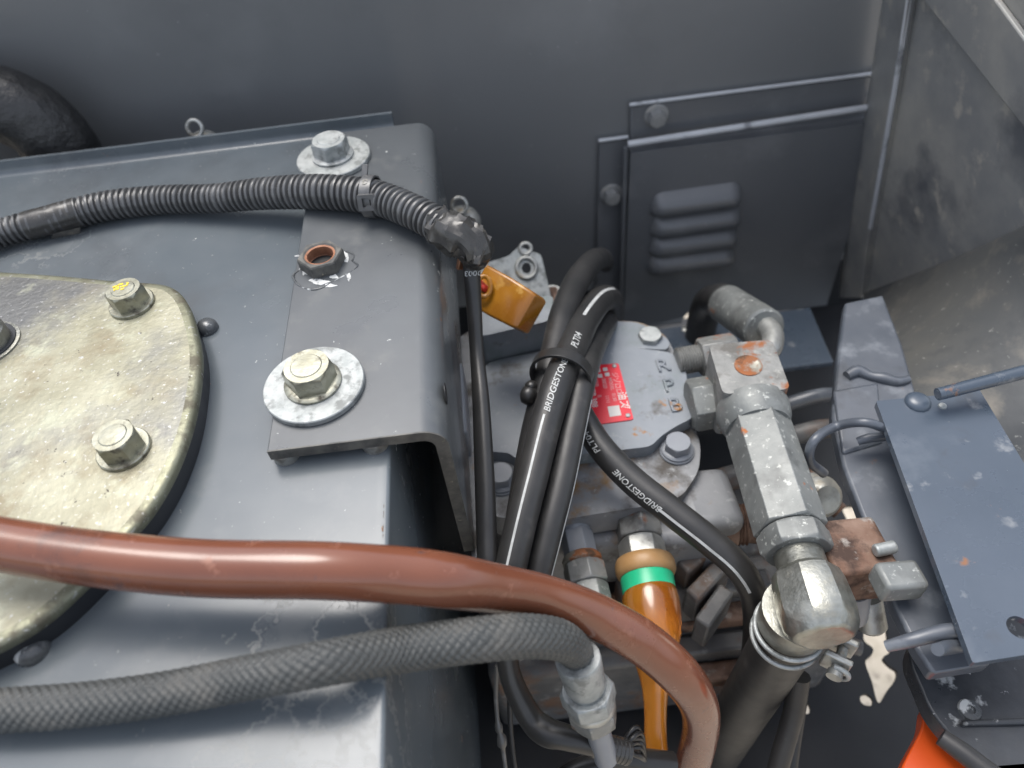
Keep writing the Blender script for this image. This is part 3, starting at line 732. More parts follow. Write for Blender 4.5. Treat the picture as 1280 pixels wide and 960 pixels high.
def eye_clip(x, y, label, Yc, sc_=1.0, turn=0):
    c = px(x, y, Y=Yc); u = mm(c, 1) * sc_
    t = Thing('ring_clip', label, 'clip', c + Vector((0, 0, -30 * u)), 'zinc lifting clips by the wall')
    t.part('body', MB().lathe([(22 * u, -26 * u), (23 * u, -8 * u), (20 * u, -1 * u), (12 * u, 4 * u), (5 * u, 6 * u)], c + Vector((2 * u, 0, -12 * u)), (.1, -.3, 1), 28), M['zincd'], sharp=60)
    ring = [(c.x + 9 * u * math.cos(a), c.y + 4 * u * math.sin(a), c.z + 6 * u + 9 * u * math.sin(a), 2.6 * u) for a in np.linspace(0, 2 * math.pi, 24)]
    t.part('eye', MB().tube(ring, 10), M['zincd'], sharp=80)
eye_clip(246, 166, 'small zinc ring clip poking up behind the far edge of the deck', 466)
eye_clip(575, 262, 'small zinc ring clip just behind the taped end of the conduit', 440, 1.0)

# ------------------------------------------------------------------ corrugated conduit, its tie, tapes and lead
cspec = [(-60, 318, 'z', 8, 16), (0, 292, 'z', 8.5, 17), (60, 276, 'z', 9, 18), (130, 258, 'z', 9, 18.5), (200, 250, 'z', 9, 18), (270, 248, 'z', 11, 18), (330, 242, 'z', 15, 20), (400, 240, 'z', 19, 22), (465, 246, 'z', 20, 22), (515, 264, 'z', 21, 22), (555, 285, 'z', 20, 22), (578, 298, 'z', 19, 21)]
cp = hpath(cspec, .42)
PIT = 3.55
sarc = np.concatenate([[0], np.cumsum(np.linalg.norm(np.diff(cp[:, :3], axis=0), axis=1))])
def srib(i, a, r):
    f = (sarc[i] / PIT) % 1
    e = 0 if f > .66 else 1
    e = np.clip(min(f, .66 - f) / .13, 0, 1) if f < .66 else 0
    return r - 1.7 + 1.7 * math.sin(e * math.pi / 2)
t = Thing('corrugated_conduit', 'black ribbed cable conduit lying across the deck and bracket', 'conduit', px(300, 262, z=2))
t.part('ribbed_tube', MB().tube(cp, 40, rfun=srib), M['conduit'], sharp=50)
def taped(s_from, s_to, extra, wob, seed, nseg=36):
    k0, k1 = np.searchsorted(sarc, s_from), np.searchsorted(sarc, s_to)
    pp = cp[k0:k1:2].copy()
    pp[:, 3] += extra
    return MB().tube(pp, nseg, rfun=lambda i, a, r: r + np.array([wob * noise.noise(Vector((i * .16, math.cos(x) * 2 + seed, math.sin(x) * 2))) for x in a]))
i0 = int(np.argmin([abs((px(34, 284, z=9) - Vector(c[:3])).length) for c in cp])); i1 = int(np.argmin([abs((px(100, 266, z=9) - Vector(c[:3])).length) for c in cp]))
tw = t.part('tape_wrap', taped(sarc[i0], sarc[i1], .05, .3, 4), M['tape'], sharp=80, label='smooth tape wrapped round the conduit at the left')
q0 = px(92, 290, z=4); q1 = px(70, 294, z=4)
t.part('tape_tail', sheet([px(66, 292, z=6), px(100, 284, z=6), px(100, 291, z=3), px(64, 298, z=3)], (0, -.5, 1), .4), M['tape'], parent=tw)
# crumpled tape at the end
tp = hpath([(548, 281, 'z', 20, 23), (566, 292, 'z', 20, 25), (582, 300, 'z', 18, 26), (592, 312, 'z', 14, 24), (592, 328, 'z', 6, 15)], 1.0)
def crump(i, a, r):
    out = []
    for x in a:
        q = Vector((i * .2, math.cos(x) * 1.3, math.sin(x) * 1.3 + 9))
        out.append(.86 + .5 * (1 - 2.4 * abs(noise.noise(q))) * .5 + .16 * noise.noise(q * 2.3))
    return r * np.array(out)
t.part('crumpled_tape', MB().tube(resample(tp, 1.5)[0], 30, rfun=crump), M['tape'], sharp=24, label='crumpled tape sealing the conduit end')
def flap(c00, c10, c11, c01, d, amp, seed, n=9):
    vs, fs = [], []
    for j in range(n):
        for i in range(n):
            u, v = i / (n - 1), j / (n - 1)
            x = (c00[0] * (1 - u) + c10[0] * u) * (1 - v) + (c01[0] * (1 - u) + c11[0] * u) * v
            y = (c00[1] * (1 - u) + c10[1] * u) * (1 - v) + (c01[1] * (1 - u) + c11[1] * u) * v
            k = amp * (1 - 2.6 * abs(noise.noise(Vector((u * 2.1 + seed, v * 2.1, seed))))) + 5 * (u - .3) ** 2
            vs.append(px(x, y, d=d - k))
    for j in range(n - 1):
        for i in range(n - 1):
            a = j * n + i; fs.append((a, a + 1, a + n + 1, a + n))
    b = len(vs); vs += [v - FW * -.4 for v in vs]; fs += [tuple(q + b for q in f[::-1]) for f in fs]
    return MB().add(vs, fs)
t.part('tape_flap', flap((576, 270), (604, 282), (600, 330), (562, 316), 358, 2.6, 3.1), M['tape'], sharp=25, fixn=False)
t.part('tape_flap', flap((586, 282), (615, 296), (599, 331), (580, 326), 356, 2.2, 8.4), M['tape'], sharp=25, fixn=False)
# lead
lp = hpath([(588, 322, 'z', 6, 11), (590, 345, 'z', -2, 12), (593, 390, 'z', -16, 10.5), (596, 440, 'z', -30, 9.5), (601, 500, 'z', -40, 11), (605, 580, 'z', -52, 12), (608, 660, 'z', -64, 12), (611, 740, 'z', -80, 12), (614, 800, 'z', -120, 11)], 1.6)
t = Thing('sheathed_lead', 'black heat-shrunk cable hanging straight down from the taped conduit end', 'cable', px(611, 740, z=-80))
t.part('sleeve', MB().tube(lp, 24, rfun=lambda i, a, r: r * (1 + .10 * np.cos(2 * a + i * .03))), M['black_gloss'], sharp=70)
tv, tf = text_mesh('2003', 4.2, .1, .02)
t.part('lettering', on_tube(lp, [(y - 2, -x + 5, 0) for x, y, z in tv], tf, 8, 0.0, .45), M['white'], fixn=False)
cu = px(576, 322, z=4)
t.part('copper_strand', MB().box(px(577, 323, d=372), (1.2, 2, 6), frame((.3, .2, 1))), M['copper'], bev=.5)
# conduit tie
k = int(np.argmin([(px(466, 244, z=20) - Vector(c[:3])).length for c in cp])); c = cp[k]
ax = Vector(cp[k + 6][:3]) - Vector(cp[k - 6][:3]); ax = (ax.normalized() + Vector((.18, .25, 0))).normalized()
t = Thing('cable_tie', 'grey nylon cable tie strapped round the ribbed conduit', 'cable tie', c[:3])
X, Y, Z = frame(ax)
rr = c[3] + .7
rg_ = []
for wq, q in ((-3.0, 0), (-3.0, 1.1), (3.0, 1.1), (3.0, 0)):
    rg_.append([Vector(c[:3]) + Z * wq + (X * math.cos(a) + Y * math.sin(a)) * (rr + q) for a in np.linspace(0, 2 * math.pi, 40, endpoint=False)])
t.part('strap', MB().loft(rg_, close=True), M['conduit'], bev=.2)
hd = px(459, 252, d=dep(Vector(c[:3])) - mm(Vector(c[:3]), 22) * .9)
nh = (EYE - hd).normalized() + Vector((-.2, -.5, -.1)); HX, HY, HZ = frame(nh, Y)
HX = (Z - HZ * Z.dot(HZ)).normalized(); HY = HZ.cross(HX)
hm = MB()
ho = roundpoly([(-4.6, -4.2), (4.6, -4.2), (4.6, 4.2), (-4.6, 4.2)], 1.2)
hi = [(-2.2, -2.2), (-.6, -2.2), (-.6, -1.4), (2.2, -1.4), (2.2, 1.6), (1.2, 1.6), (1.2, 2.4), (-2.2, 2.4)]
hm.prism(ho, -2.5, 2.5, holes=[hi], to=lambda x, y, z: hd + HX * x + HY * y + HZ * z)
t.part('head', hm, M['conduit'], bev=.35)
t.part('pawl', MB().prism(hi, -2.4, .6, to=lambda x, y, z: hd + HX * x * .62 + HY * y * .62 + HZ * z), M['conduit'], bev=.2)
tl = px(454, 222, d=dep(Vector(c[:3])) - 3)
t.part('tail', MB().box(px(456, 218, d=dep(Vector(c[:3])) - 1), (5.2, 1.6, .6), frame((-.3, -.6, .8), Z)), M['conduit'], bev=.2)
tv, tf = text_mesh('62', 3.6, 0, .05)
lo = px(470, 226, d=dep(Vector(c[:3])) - rr - 1.2)
nl = (lo - Vector(c[:3])); nl = (nl - Z * nl.dot(Z)).normalized(); bl = Z.cross(nl)
lo = Vector(c[:3]) + nl * (rr + 1.35)
t.part('lettering', MB().add([lo - bl * (x - 2) * 1 + Z * (y - 1.3) * 1 for x, y, z in tv], tf), M['zincd'], fixn=False)

# ------------------------------------------------------------------ red-brown hose
rp = hpath([(-90, 660, 'z', 40, 33), (0, 680, 'z', 35, 34.5), (120, 698, 'z', 31, 35.5), (250, 710, 'z', 28, 36.5), (400, 713, 'z', 26, 36.5), (500, 719, 'd', 246, 36), (560, 726, 'd', 252, 35), (620, 736, 'd', 264, 31.5), (680, 747, 'd', 278, 28.5), (740, 768, 'd', 290, 28), (800, 801, 'd', 299, 28), (848, 842, 'd', 308, 27), (872, 878, 'd', 322, 24), (876, 910, 'd', 340, 21.5), (868, 948, 'd', 362, 20.5), (856, 1000, 'd', 392, 19)], 1.5)
def flat(i, a, r): return r * (1 + .05 * np.cos(2 * a + .9) + .012 * np.cos(4 * a))
single('red_hose', 'glossy red-brown hose sweeping across the deck and down past the pump', 'hose', rp[0][:3], MB().tube(rp, 48, rfun=flat), M['redhose'], sharp=80)

# ------------------------------------------------------------------ braided hose with its fitting
bspec = [(-70, 889, 'z', 10.5, 27), (0, 888, 'z', 10.5, 27.5), (100, 881, 'z', 11, 27.5), (200, 868, 'z', 12.5, 27.5), (300, 849, 'z', 15, 28), (400, 830, 'z', 19, 28.5), (500, 812, 'd', 243, 29), (600, 799, 'd', 248, 28.5), (655, 795, 'd', 257, 28), (692, 798, 'd', 267, 26.5), (711, 806, 'd', 276, 24.5), (721, 818, 'd', 284, 22), (726, 836, 'd', 295, 20), (729, 852, 'd', 308, 18)]
bp = hpath(bspec, .26)
bs = np.concatenate([[0], np.cumsum(np.linalg.norm(np.diff(bp[:, :3], axis=0), axis=1))])
NB, PB = 12, 3.1
def weave(i, a, r):
    v = a / (2 * math.pi); A = NB * v + bs[i] / PB; B = NB * v - bs[i] / PB
    over = (np.floor(A) + np.floor(B)) % 4 < 2
    ca = np.cos(math.pi * ((A % 1) - .5)); cb = np.cos(math.pi * ((B % 1) - .5))
    h = np.where(over, np.maximum(ca * (.55 + .45 * cb), .45 * cb), np.maximum(cb * (.55 + .45 * ca), .45 * ca))
    return r - 1.1 + 1.1 * np.sqrt(np.clip(h, 0, 1))
t = Thing('braided_hose', 'grey woven-cover hose crossing the deck into a zinc crimp fitting', 'hose', px(300, 870, z=2))
t.part('woven_hose', MB().tube(bp, 128, rfun=weave), M['braid'], sharp=80)
f0 = px(722, 822, d=283); f1 = f0 + Vector((5, -11, -41)); ax = (f1 - f0).normalized(); Lf = (f1 - f0).length
u = mm(f0, 1)
t.part('crimp_ferrule', MB().lathe([(28 * u, 0), (29 * u, .5), (29 * u, 3), (27 * u, Lf * .40), (25 * u, Lf * .44), (25 * u, Lf * .55), (20 * u, Lf * .56), (20 * u, Lf * .44), (26.4 * u, Lf * .40), (26.6 * u, .3)], f0, ax, 48), M['zinc'], sharp=40)
nt_ = t.part('hex_nut', MB().hexa(f0, ax, 37 * u, Lf * .47, Lf * .68, .1, turn=.35, both=True), M['zinc'], bev=.3)
t.part('swivel_ring', MB().lathe([(30 * u, Lf * .66), (33 * u, Lf * .69), (33 * u, Lf * .75), (29 * u, Lf * .79)], f0, ax, 40), M['zincd'])
t.part('hex_nut', MB().hexa(f0, ax, 34 * u, Lf * .76, Lf * .97, .12, turn=.1, both=True), M['steelr'], bev=.3)
t.part('threaded_stem', MB().lathe([(17 * u, Lf * .95), (17 * u, Lf * 1.7)], f0, ax, 24), M['greycap'])

# ------------------------------------------------------------------ hydraulic pump
zA, zB = -97., -106.
t = Thing('hydraulic_pump', 'grey cast hydraulic pump with a red nameplate on top', 'pump', px(740, 560, z=-260))
base = pl([(596, 440), (640, 424), (690, 412), (735, 400), (800, 402), (832, 418), (848, 450), (858, 505), (876, 555), (874, 588), (852, 622), (812, 632), (760, 640), (700, 650), (650, 650), (612, 645), (596, 560)], zB)
t.part('base_flange', MB().prism(roundpoly(base, 7, 5), zB - 20, zB), M['pumpd'], bev=2.5, seg=3)
plat = pl([(596, 470), (612, 452), (650, 444), (690, 436), (735, 428), (770, 432), (838, 440), (856, 456), (863, 505), (867, 522), (846, 532), (826, 545), (814, 558), (770, 563), (720, 569), (660, 577), (646, 574), (636, 566), (596, 563)], zA)
t.part('top_cover', MB().prism(roundpoly(plat, 4.5, 4), zB - 2, zA), M['pump'], bev=2.2, seg=3)
p0 = pl([(604, 452), (690, 432), (694, 400), (600, 410)], zA)
rh = MB().prism(roundpoly(p0, 5), zB - 40, zA + 22)
t.part('rear_housing', rh, M['pump'], bev=3.5, seg=3)
rr_ = pl([(732, 430), (835, 436), (838, 424), (800, 402), (738, 398)], zA - 2)
t.part('rear_lip', MB().prism(roundpoly(rr_, 5), zB - 2, zA - 3), M['pump'], bev=3, seg=3)
def shrink(poly, d):
    c = Vector((sum(p[0] for p in poly) / len(poly), sum(p[1] for p in poly) / len(poly)))
    return [tuple(Vector(p) + (c - Vector(p)).normalized() * d) for p in poly]
t.part('body', MB().prism(roundpoly(shrink(base, 12), 9), zB - 150, zB - 18), M['pumpd'], bev=4, seg=3)
yf = px(740, 650, z=zB - 20).y
# lower front casting: ports, ribs, bosses
for x, y, z, hx, hy, hz, m in ((735, 690, -150, 34, 10, 22, 'pumpd'), (850, 668, -140, 20, 16, 18, 'pumpd'), (880, 640, -128, 16, 20, 16, 'pumpd'), (830, 760, -190, 30, 12, 30, 'casting'), (740, 790, -205, 40, 10, 30, 'casting')):
    p = px(x, y, z=z)
    t.part('port_block', MB().box(p, (hx, hy, hz), frame((.08, .1, 1))), M[m], bev=6, seg=4)
for k in range(4):
    a_ = px(838 + k * 12, 690 + k * 34, z=-150 - k * 4); b_ = px(905, 640 + k * 36, z=-150 - k * 4)
    t.part('cooling_rib', MB().box((a_ + b_) / 2, ((b_ - a_).length / 2, 4.5, 14), (lambda d_: (d_, Vector((0, 0, 1)).cross(d_).normalized(), Vector((0, 0, 1))))((b_ - a_).normalized())), M['casting'], bev=1.5)
for x, y, r in ((812, 428, 1), (846, 562, 1), (627, 600, 1), (614, 441, 1)):
    p = px(x, y + 2, z=zB)
    bolt(t, p, (0, 0, 1), af=13.2, h=6.6, fl=9.0, wr=9.8, wt=1.6, m=M['greycap'] if x < 700 or y > 500 else M['zinc'], wm=M['greycap'], turn=.3 + x, recess=False)
# nameplate
zN = zA + .05
nq = [px(724, 459, z=zN), px(773, 455, z=zN), px(792, 525, z=zN), px(735, 533, z=zN)]
npl = t.part('nameplate', MB().prism(roundpoly([(q.x, q.y) for q in nq], 1.5, 3), zN, zN + .7), M['red'], label='red foil nameplate with white print')
o0, ux, uy = nq[0], (nq[1] - nq[0]), (nq[3] - nq[0])
def NP(a, b): 
    q = nq[0].lerp(nq[1], a).lerp(nq[3].lerp(nq[2], a), b); return Vector((q.x, q.y, zN + .78))
def patch(mbq, a0, a1, b0, b1): mbq.add([NP(a0, b0), NP(a1, b0), NP(a1, b1), NP(a0, b1)], [(3, 2, 1, 0)])
sq = MB()
for a0, b0 in ((.40, .07), (.58, .06), (.42, .17), (.60, .155)): patch(sq, a0, a0 + .11, b0, b0 + .065)
t.part('print_squares', sq, M['cream'], parent=npl, fixn=False)
sq = MB(); patch(sq, .50, .76, .74, .91); t.part('blank_label', sq, M['cream'], parent=npl, fixn=False)
def nlabel(body, a, b, size, m, stretch=1):
    tv, tf = text_mesh(body, 1.0, 0, .012)
    ex = (NP(a, b + .1) - NP(a, b)).normalized(); ey = (NP(a + .1, b) - NP(a, b)).normalized()
    t.part('lettering', MB().add([NP(a, b) + ex * x * size * stretch + ey * y * size for x, y, z in tv], [f[::-1] for f in tf]), m, parent=npl, fixn=False)
nlabel('ジゾロロ', .78, .16, 4.4, M['pink']); nlabel('油ス', .80, .52, 6.2, M['cream']); nlabel('7', .86, .76, 5.0, M['cream'])
nlabel('MODEL', .66, .25, 3.0, M['pink']); nlabel('0130', .66, .53, 3.0, M['pink']); nlabel('00020', .50, .25, 3.2, M['pink']); nlabel('1111', .50, .55, 3.0, M['pink'])
nlabel('0000', .32, .25, 3.0, M['pink']); nlabel('B', .32, .53, 3.4, M['pink']); nlabel('SER.388', .16, .38, 4.8, M['cream'])
for a, b in ((.90, .93), (.88, .05), (.06, .95)):
    t.part('plate_pin', MB().lathe([(1.5, 0), (1.4, .6), (.6, 1)], NP(a, b), (0, 0, 1), 14), M['zinc'], parent=npl)
for ch, x, y in (('R', 822, 466), ('P', 831, 491), ('B', 838, 516)):
    tv, tf = text_mesh(ch, 14, 0, .04)
    o_ = px(x, y, z=zA)
    ex = (px(x + 20, y - 3.0, z=zA) - o_).normalized(); ey = Vector((0, 0, 1)).cross(ex)
    lb = MB().add([o_ + ex * a + ey * b + Vector((0, 0, 1.3)) for a, b, c_ in tv], tf)
    o = t.part('cast_letter', lb, M['pump'], fixn=False)
    sm = o.modifiers.new('thick', 'SOLIDIFY'); sm.thickness = 1.6 * S; sm.offset = -1

# engine block and clutter in the dark below
t = Thing('engine_block', 'dark oily engine casting deep in the bay below the pump', 'engine', px(900, 820, z=-290))
t.part('block', MB().box(px(820, 800, z=-250), (110, 30, 46)), M['casting'], bev=6)
for k in range(4):
    p = px(890, 735 + 36 * k, z=-178 - 14 * k)
    t.part('rib', MB().box(p, (34, 6, 6)), M['rust' if k % 2 else 'casting'], bev=2)
for x0_, y0_, x1_, y1_, z_, r_, m_ in ((985, 505, 1060, 492, -150, 9, 'rail'), (990, 545, 1062, 536, -165, 12, 'casting'), (995, 600, 1050, 640, -175, 11, 'rust'), (880, 610, 960, 590, -170, 16, 'casting'), (885, 700, 960, 680, -178, 12, 'casting'), (1000, 760, 1085, 768, -190, 11, 'rust'), (1000, 800, 1075, 810, -215, 10, 'casting')):
    t.part('pipe', MB().tube(hpath([(x0_, y0_, 'z', z_, r_), ((x0_ + x1_) / 2, (y0_ + y1_) / 2 - 4, 'z', z_ + 3, r_), (x1_, y1_, 'z', z_, r_)], 3), 16), M[m_], sharp=80)
p = px(905, 655, z=-128)
t = Thing('rusty_plug', 'rusty hexagon plug in the pump side beneath the long adapter', 'plug', p)
t.part('hex_head', MB().hexa(p + Vector((-8, 0, 0)), (1, -.1, 0), 13, 0, 14, .12), M['rust'], bev=.4)
t.part('threaded_neck', MB().lathe([(10, 14), (11.5, 15), (10, 16), (11.5, 17), (10, 18), (11.5, 19), (10, 20), (11, 26)], p + Vector((-8, 0, 0)), (1, -.1, 0), 28), M['rust'], sharp=20)

# ------------------------------------------------------------------ pilot hoses
def pilot(label, spec, stripes=(), texts=(), m='hose'):
    pth = hpath(spec, 1.6)
    t = Thing('pilot_hose', label, 'hose', pth[0][:3], 'thin black pilot hoses over the pump')
    t.part('cover', MB().tube(pth, 32), M[m], sharp=80)
    for s0, s1, a, h in stripes: t.part('print_line', strip_on_tube(pth, s0, s1, a, h), M['white'], fixn=False)
    for body, s0, a, size, fl in texts:
        tv, tf = text_mesh(body, size, .25, .05)
        t.part('lettering', on_tube(pth, [(x, y - size * .35, 0) for x, y, z in tv], tf if fl > 0 else tf, s0, a, .35, fl), M['white'], fixn=False)
    return pth
HA = [(768, 404, 'd', 590, 11), (767, 388, 'd', 540, 13.5), (761, 373, 'd', 492, 15.5), (748, 377, 'd', 456, 17), (730, 402, 'd', 424, 18.5), (714, 440, 'd', 396, 19.5), (697, 480, 'd', 374, 20), (682, 530, 'd', 364, 20), (667, 590, 'd', 354, 20), (652, 650, 'd', 346, 20), (634, 730, 'd', 340, 20), (622, 800, 'd', 345, 18)]
pA = hpath(HA, 1.6)
LA = float(np.sum(np.linalg.norm(np.diff(pA[:, :3], axis=0), axis=1)))
def s_at(pth, x, y):
    L = np.concatenate([[0], np.cumsum(np.linalg.norm(np.diff(pth[:, :3], axis=0), axis=1))])
    best = None
    for i, c in enumerate(pth):
        v = Vector(c[:3]) - EYE; d = v.dot(FW); q = (640 + FPX * v.dot(RT) / d - x) ** 2 + (480 - FPX * v.dot(UP) / d - y) ** 2
        if best is None or q < best[0]: best = (q, L[i])
    return best[1]
pilot('black pilot hose printed PLT04 in front of the bundle above the red nameplate', HA,
      stripes=[(s_at(pA, 757, 376), s_at(pA, 728, 410), .25, .9), (s_at(pA, 684, 527), s_at(pA, 640, 705), .30, .55)],
      texts=[('PLT04', s_at(pA, 712, 449), .1, 5.4, -1), ('BRIDGESTONE', s_at(pA, 685, 522), .22, 4.4, -1)])
HB = [(757, 330, 'd', 640, 10), (756, 326, 'd', 580, 11.5), (750, 323, 'd', 520, 13.5), (738, 330, 'd', 478, 15), (721, 352, 'd', 450, 16), (705, 390, 'd', 424, 17), (694, 435, 'd', 404, 17.5), (684, 480, 'd', 390, 18), (668, 545, 'd', 385, 18), (650, 640, 'd', 372, 17), (634, 740, 'd', 370, 16)]
pilot('plain black pilot hose at the back of the bundle', HB)
HC = [(762, 432, 'd', 590, 11), (762, 414, 'd', 540, 13), (757, 404, 'd', 484, 15), (748, 418, 'd', 452, 16.5), (738, 440, 'd', 416, 17), (728, 475, 'd', 386, 17.5), (716, 530, 'd', 372, 18), (702, 600, 'd', 360, 18), (686, 665, 'd', 352, 18), (668, 740, 'd', 348, 17), (655, 810, 'd', 355, 16)]
pC = hpath(HC, 1.6)
pilot('black pilot hose on the right of the bundle, one thin line down its left edge', HC, stripes=[(s_at(pC, 722, 500), s_at(pC, 670, 728), -1.05, .6)])
HD = [(718, 500, 'd', 400, 15), (732, 528, 'd', 396, 16), (752, 560, 'd', 388, 17), (790, 600, 'd', 380, 18), (838, 638, 'd', 372, 18.5), (884, 674, 'd', 366, 18.5), (922, 708, 'd', 364, 18), (942, 745, 'd', 372, 17), (944, 790, 'd', 392, 15), (936, 850, 'd', 425, 13)]
pD = hpath(HD, 1.6)
pilot('black pilot hose branching right across the pump front below the nameplate', HD,
      stripes=[(s_at(pD, 828, 632), s_at(pD, 930, 730), .42, .7)],
      texts=[('BRIDGESTONE', s_at(pD, 828, 636), .42, 4.5, -1), ('PLT04', s_at(pD, 752, 566), .42, 4.5, -1)])
# tie round the bundle
cT = px(701, 470, d=378); axT = Vector(pA[int(len(pA) * .5)][:3]); 
ka = int(np.argmin([(Vector(c[:3]) - cT).length for c in pA])); axT = (Vector(pA[ka + 5][:3]) - Vector(pA[ka - 5][:3])).normalized()
t = Thing('cable_tie', 'black nylon cable tie round the pilot hose bundle', 'cable tie', cT)
side = (RT - axT * RT.dot(axT)).normalized(); dpt = axT.cross(side)
cT = px(702, 468, d=384)
rg_ = []
for wq, q in ((-3.4, 0), (-3.4, 1.6), (3.4, 1.6), (3.4, 0)):
    rg_.append([cT + axT * wq + side * (math.cos(a) * (15.0 + q)) + dpt * (math.sin(a) * (13.5 + q)) for a in np.linspace(0, 2 * math.pi, 48, endpoint=False)])
t.part('strap', MB().loft(rg_, close=True), M['black_gloss'], bev=.3)
hp = px(661, 494, d=384)
t.part('head', MB().lathe([(2, -4.4), (4.6, -3), (5.4, 0), (4.6, 3), (2, 4.4)], hp, side, 20), M['black_gloss'], sharp=80)
t.part('clip_foot', MB().lathe([(2, -3), (3.2, -1), (3.2, 1.4), (1.5, 3)], px(664, 483, d=384), (0, .3, 1), 16), M['black_gloss'], sharp=80)

# ------------------------------------------------------------------ big adapter: block, long hexagon, nut, elbow
zX = -78.
a0, a1 = px(921, 452, z=zX), px(1004, 712, z=zX)
ax = (a1 - a0).normalized(); ax.z = 0; ax.normalize()
def along(x, y): return (px(x, y, z=zX) - a0).dot(ax)
t = Thing('hydraulic_adapter', 'long grey hexagon adapter with a square block end and a forged elbow', 'hydraulic fitting', a0)
sX = ax.cross(Vector((0, 0, 1))).normalized(); aX = (sX, ax, Vector((0, 0, 1)))
s1 = along(940, 512)
blk = roundpoly([(-17.5, -1), (17.5, -1), (17.5, s1), (-17.5, s1)], 4)
b_ = t.part('end_block', MB().prism(blk, zX - 20, zX + 15, to=lambda x, y, z: a0 + sX * x + ax * y + Vector((0, 0, z - zX))), M['steelr'], bev=3, seg=3)
cp_ = a0 + ax * (s1 * .48) + Vector((0, 0, 15))
t.part('rust_ring', MB().lathe([(7.4, -.2), (7.4, .5), (6.4, .8), (5.4, .6), (4.6, .2), (1, .2)], cp_, (0, 0, 1), 28), M['orust'], parent=b_)
t.part('shoulder', MB().lathe([(19, s1 - 2), (19.4, s1 + 2), (18.6, s1 + 8), (16.6, s1 + 13)], a0, ax, 40), M['steelg'])
s2 = along(983, 664)
t.part('long_hexagon', MB().hexa(a0, ax, 17.2, s1 + 8, s2, .05, turn=math.pi / 6 * 0 + .28, n=6), M['steelg'], bev=.5)
s3 = along(992, 692)
t.part('lock_nut', MB().hexa(a0, ax, 16.8, s2 + .5, s3, .12, turn=.12, both=True), M['steelg'], bev=.3)
s4 = along(999, 712)
t.part('neck', MB().lathe([(10.5, s3 - 1), (11.2, s3 + 1), (11.2, s4), (13, s4 + 3)], a0, ax, 36), M['forge'])
s5 = along(1018, 800)
eo = a0 + ax * s4
L5 = s5 - s4
em = MB(); rings = []
for h, r in ((0, 12), (3, 15), (8, 16.2), (L5 * .62, 17), (L5 * .85, 16), (L5, 12.5)):
    ring = []
    for k in range(16):
        a = 2 * math.pi * k / 16 + .39 / 1
        cx, cy = math.cos(a), math.sin(a)
        m_ = max(abs(cx), abs(cy), (abs(cx) + abs(cy)) / 1.30)
        ring.append(eo + ax * h + (sX * cx + Vector((0, 0, 1)) * cy) * (r / m_))
    rings.append(ring)
t.part('elbow', em.loft(rings), M['forge'], bev=1.6, seg=3, sharp=30)
hx0 = px(993, 772, z=zX - 14)
t.part('elbow_stub', MB().lathe([(15.5, 8), (15.5, -6), (13.5, -10), (13.5, -16)], hx0, (0, 0, 1), 36), M['forge'])
# nut between block and pump
p = px(878, 505, z=zX - 16)
nb_ = px(902, 505, z=zX - 14)
t.part('side_nut', MB().hexa(px(862, 507, z=-92), (1, 0.02, .05), 15.5, 0, 15, .12, turn=math.pi / 6, both=True), M['steelg'], bev=.4)
t.part('side_collar', MB().lathe([(13, 15), (14.5, 17), (16.5, 20), (16.5, 24)], px(862, 507, z=-92), (1, .02, .05), 36), M['zinc'])
# thick hose hanging from the elbow
hz = px(978, 800, z=zX - 30)
hs = [(hx0.x, hx0.y, zX - 26, 13.6), (hx0.x - 1, hx0.y - 1, zX - 45, 14.2), (hx0.x - 4, hx0.y - 2, zX - 90, 14.2), (hx0.x - 9, hx0.y - 4, zX - 150, 14.2), (hx0.x - 14, hx0.y - 5, zX - 260, 14.2)]
hs = resample(spline(hs, 12), 2.5)[0]
t = Thing('suction_hose', 'thick black rubber hose hanging from the forged elbow', 'hose', hs[0][:3])
t.part('cover', MB().tube(hs, 40), M['hose'], sharp=80)
ymk = []
t.part('paint_mark', on_tube(hs, [(x, y, 0) for x, y in smooth2([(0, -1.5), (2, -2.4), (4.5, -1), (4, .8), (6, 2), (3, 3), (1.5, 1.4), (-.5, 1)], 3)], [tuple(range(24))], 5, -.75, .3), M['yellow'], fixn=False)
# wire clamp
t = Thing('hose_clamp', 'double wire screw clamp on the thick hose under the elbow', 'hose clamp', hs[4][:3])
for k, dz in enumerate((-22, -31)):
    pts = []
    for a in np.linspace(math.radians(-35), math.radians(315), 44):
        pts.append((hx0.x - 1 + 15.4 * math.cos(a), hx0.y - 1 + 15.4 * math.sin(a), zX + dz, 1.15))
    t.part('wire_ring', MB().tube(pts, 10), M['zinc'], sharp=80)
e0 = Vector((hx0.x + 13, hx0.y - 9, zX - 26))
fx = Vector((.8, -.6, 0)); fy = Vector((.6, .8, 0)); fz = Vector((0, 0, 1))
t.part('clamp_ear', MB().box(e0 + fx * 7 + fy * 3.6, (6, 1.6, 7), (fx, fy, fz)), M['zincd'], bev=.8)
t.part('clamp_ear', MB().box(e0 + fx * 7 - fy * 6.2, (6, 1.4, 7), (fx, fy, fz)), M['zincd'], bev=.8)
t.part('clamp_screw', MB().lathe([(3.4, -13), (3.4, -10), (2.4, -10), (2.4, 2), (3.6, 2), (3.6, 7), (2.6, 8)], e0 + fx * 8, fy, 24), M['zincd'])
lp_ = []
for a in np.linspace(-.5, math.pi + .5, 20): lp_.append(tuple(e0 + fx * (9 + 4.6 * math.sin(a)) - fy * 9.5 + fz * (4.6 * math.cos(a) - 1)) + (1.2,))
t.part('wire_loop', MB().tube(lp_, 10), M['zinc'], sharp=80)
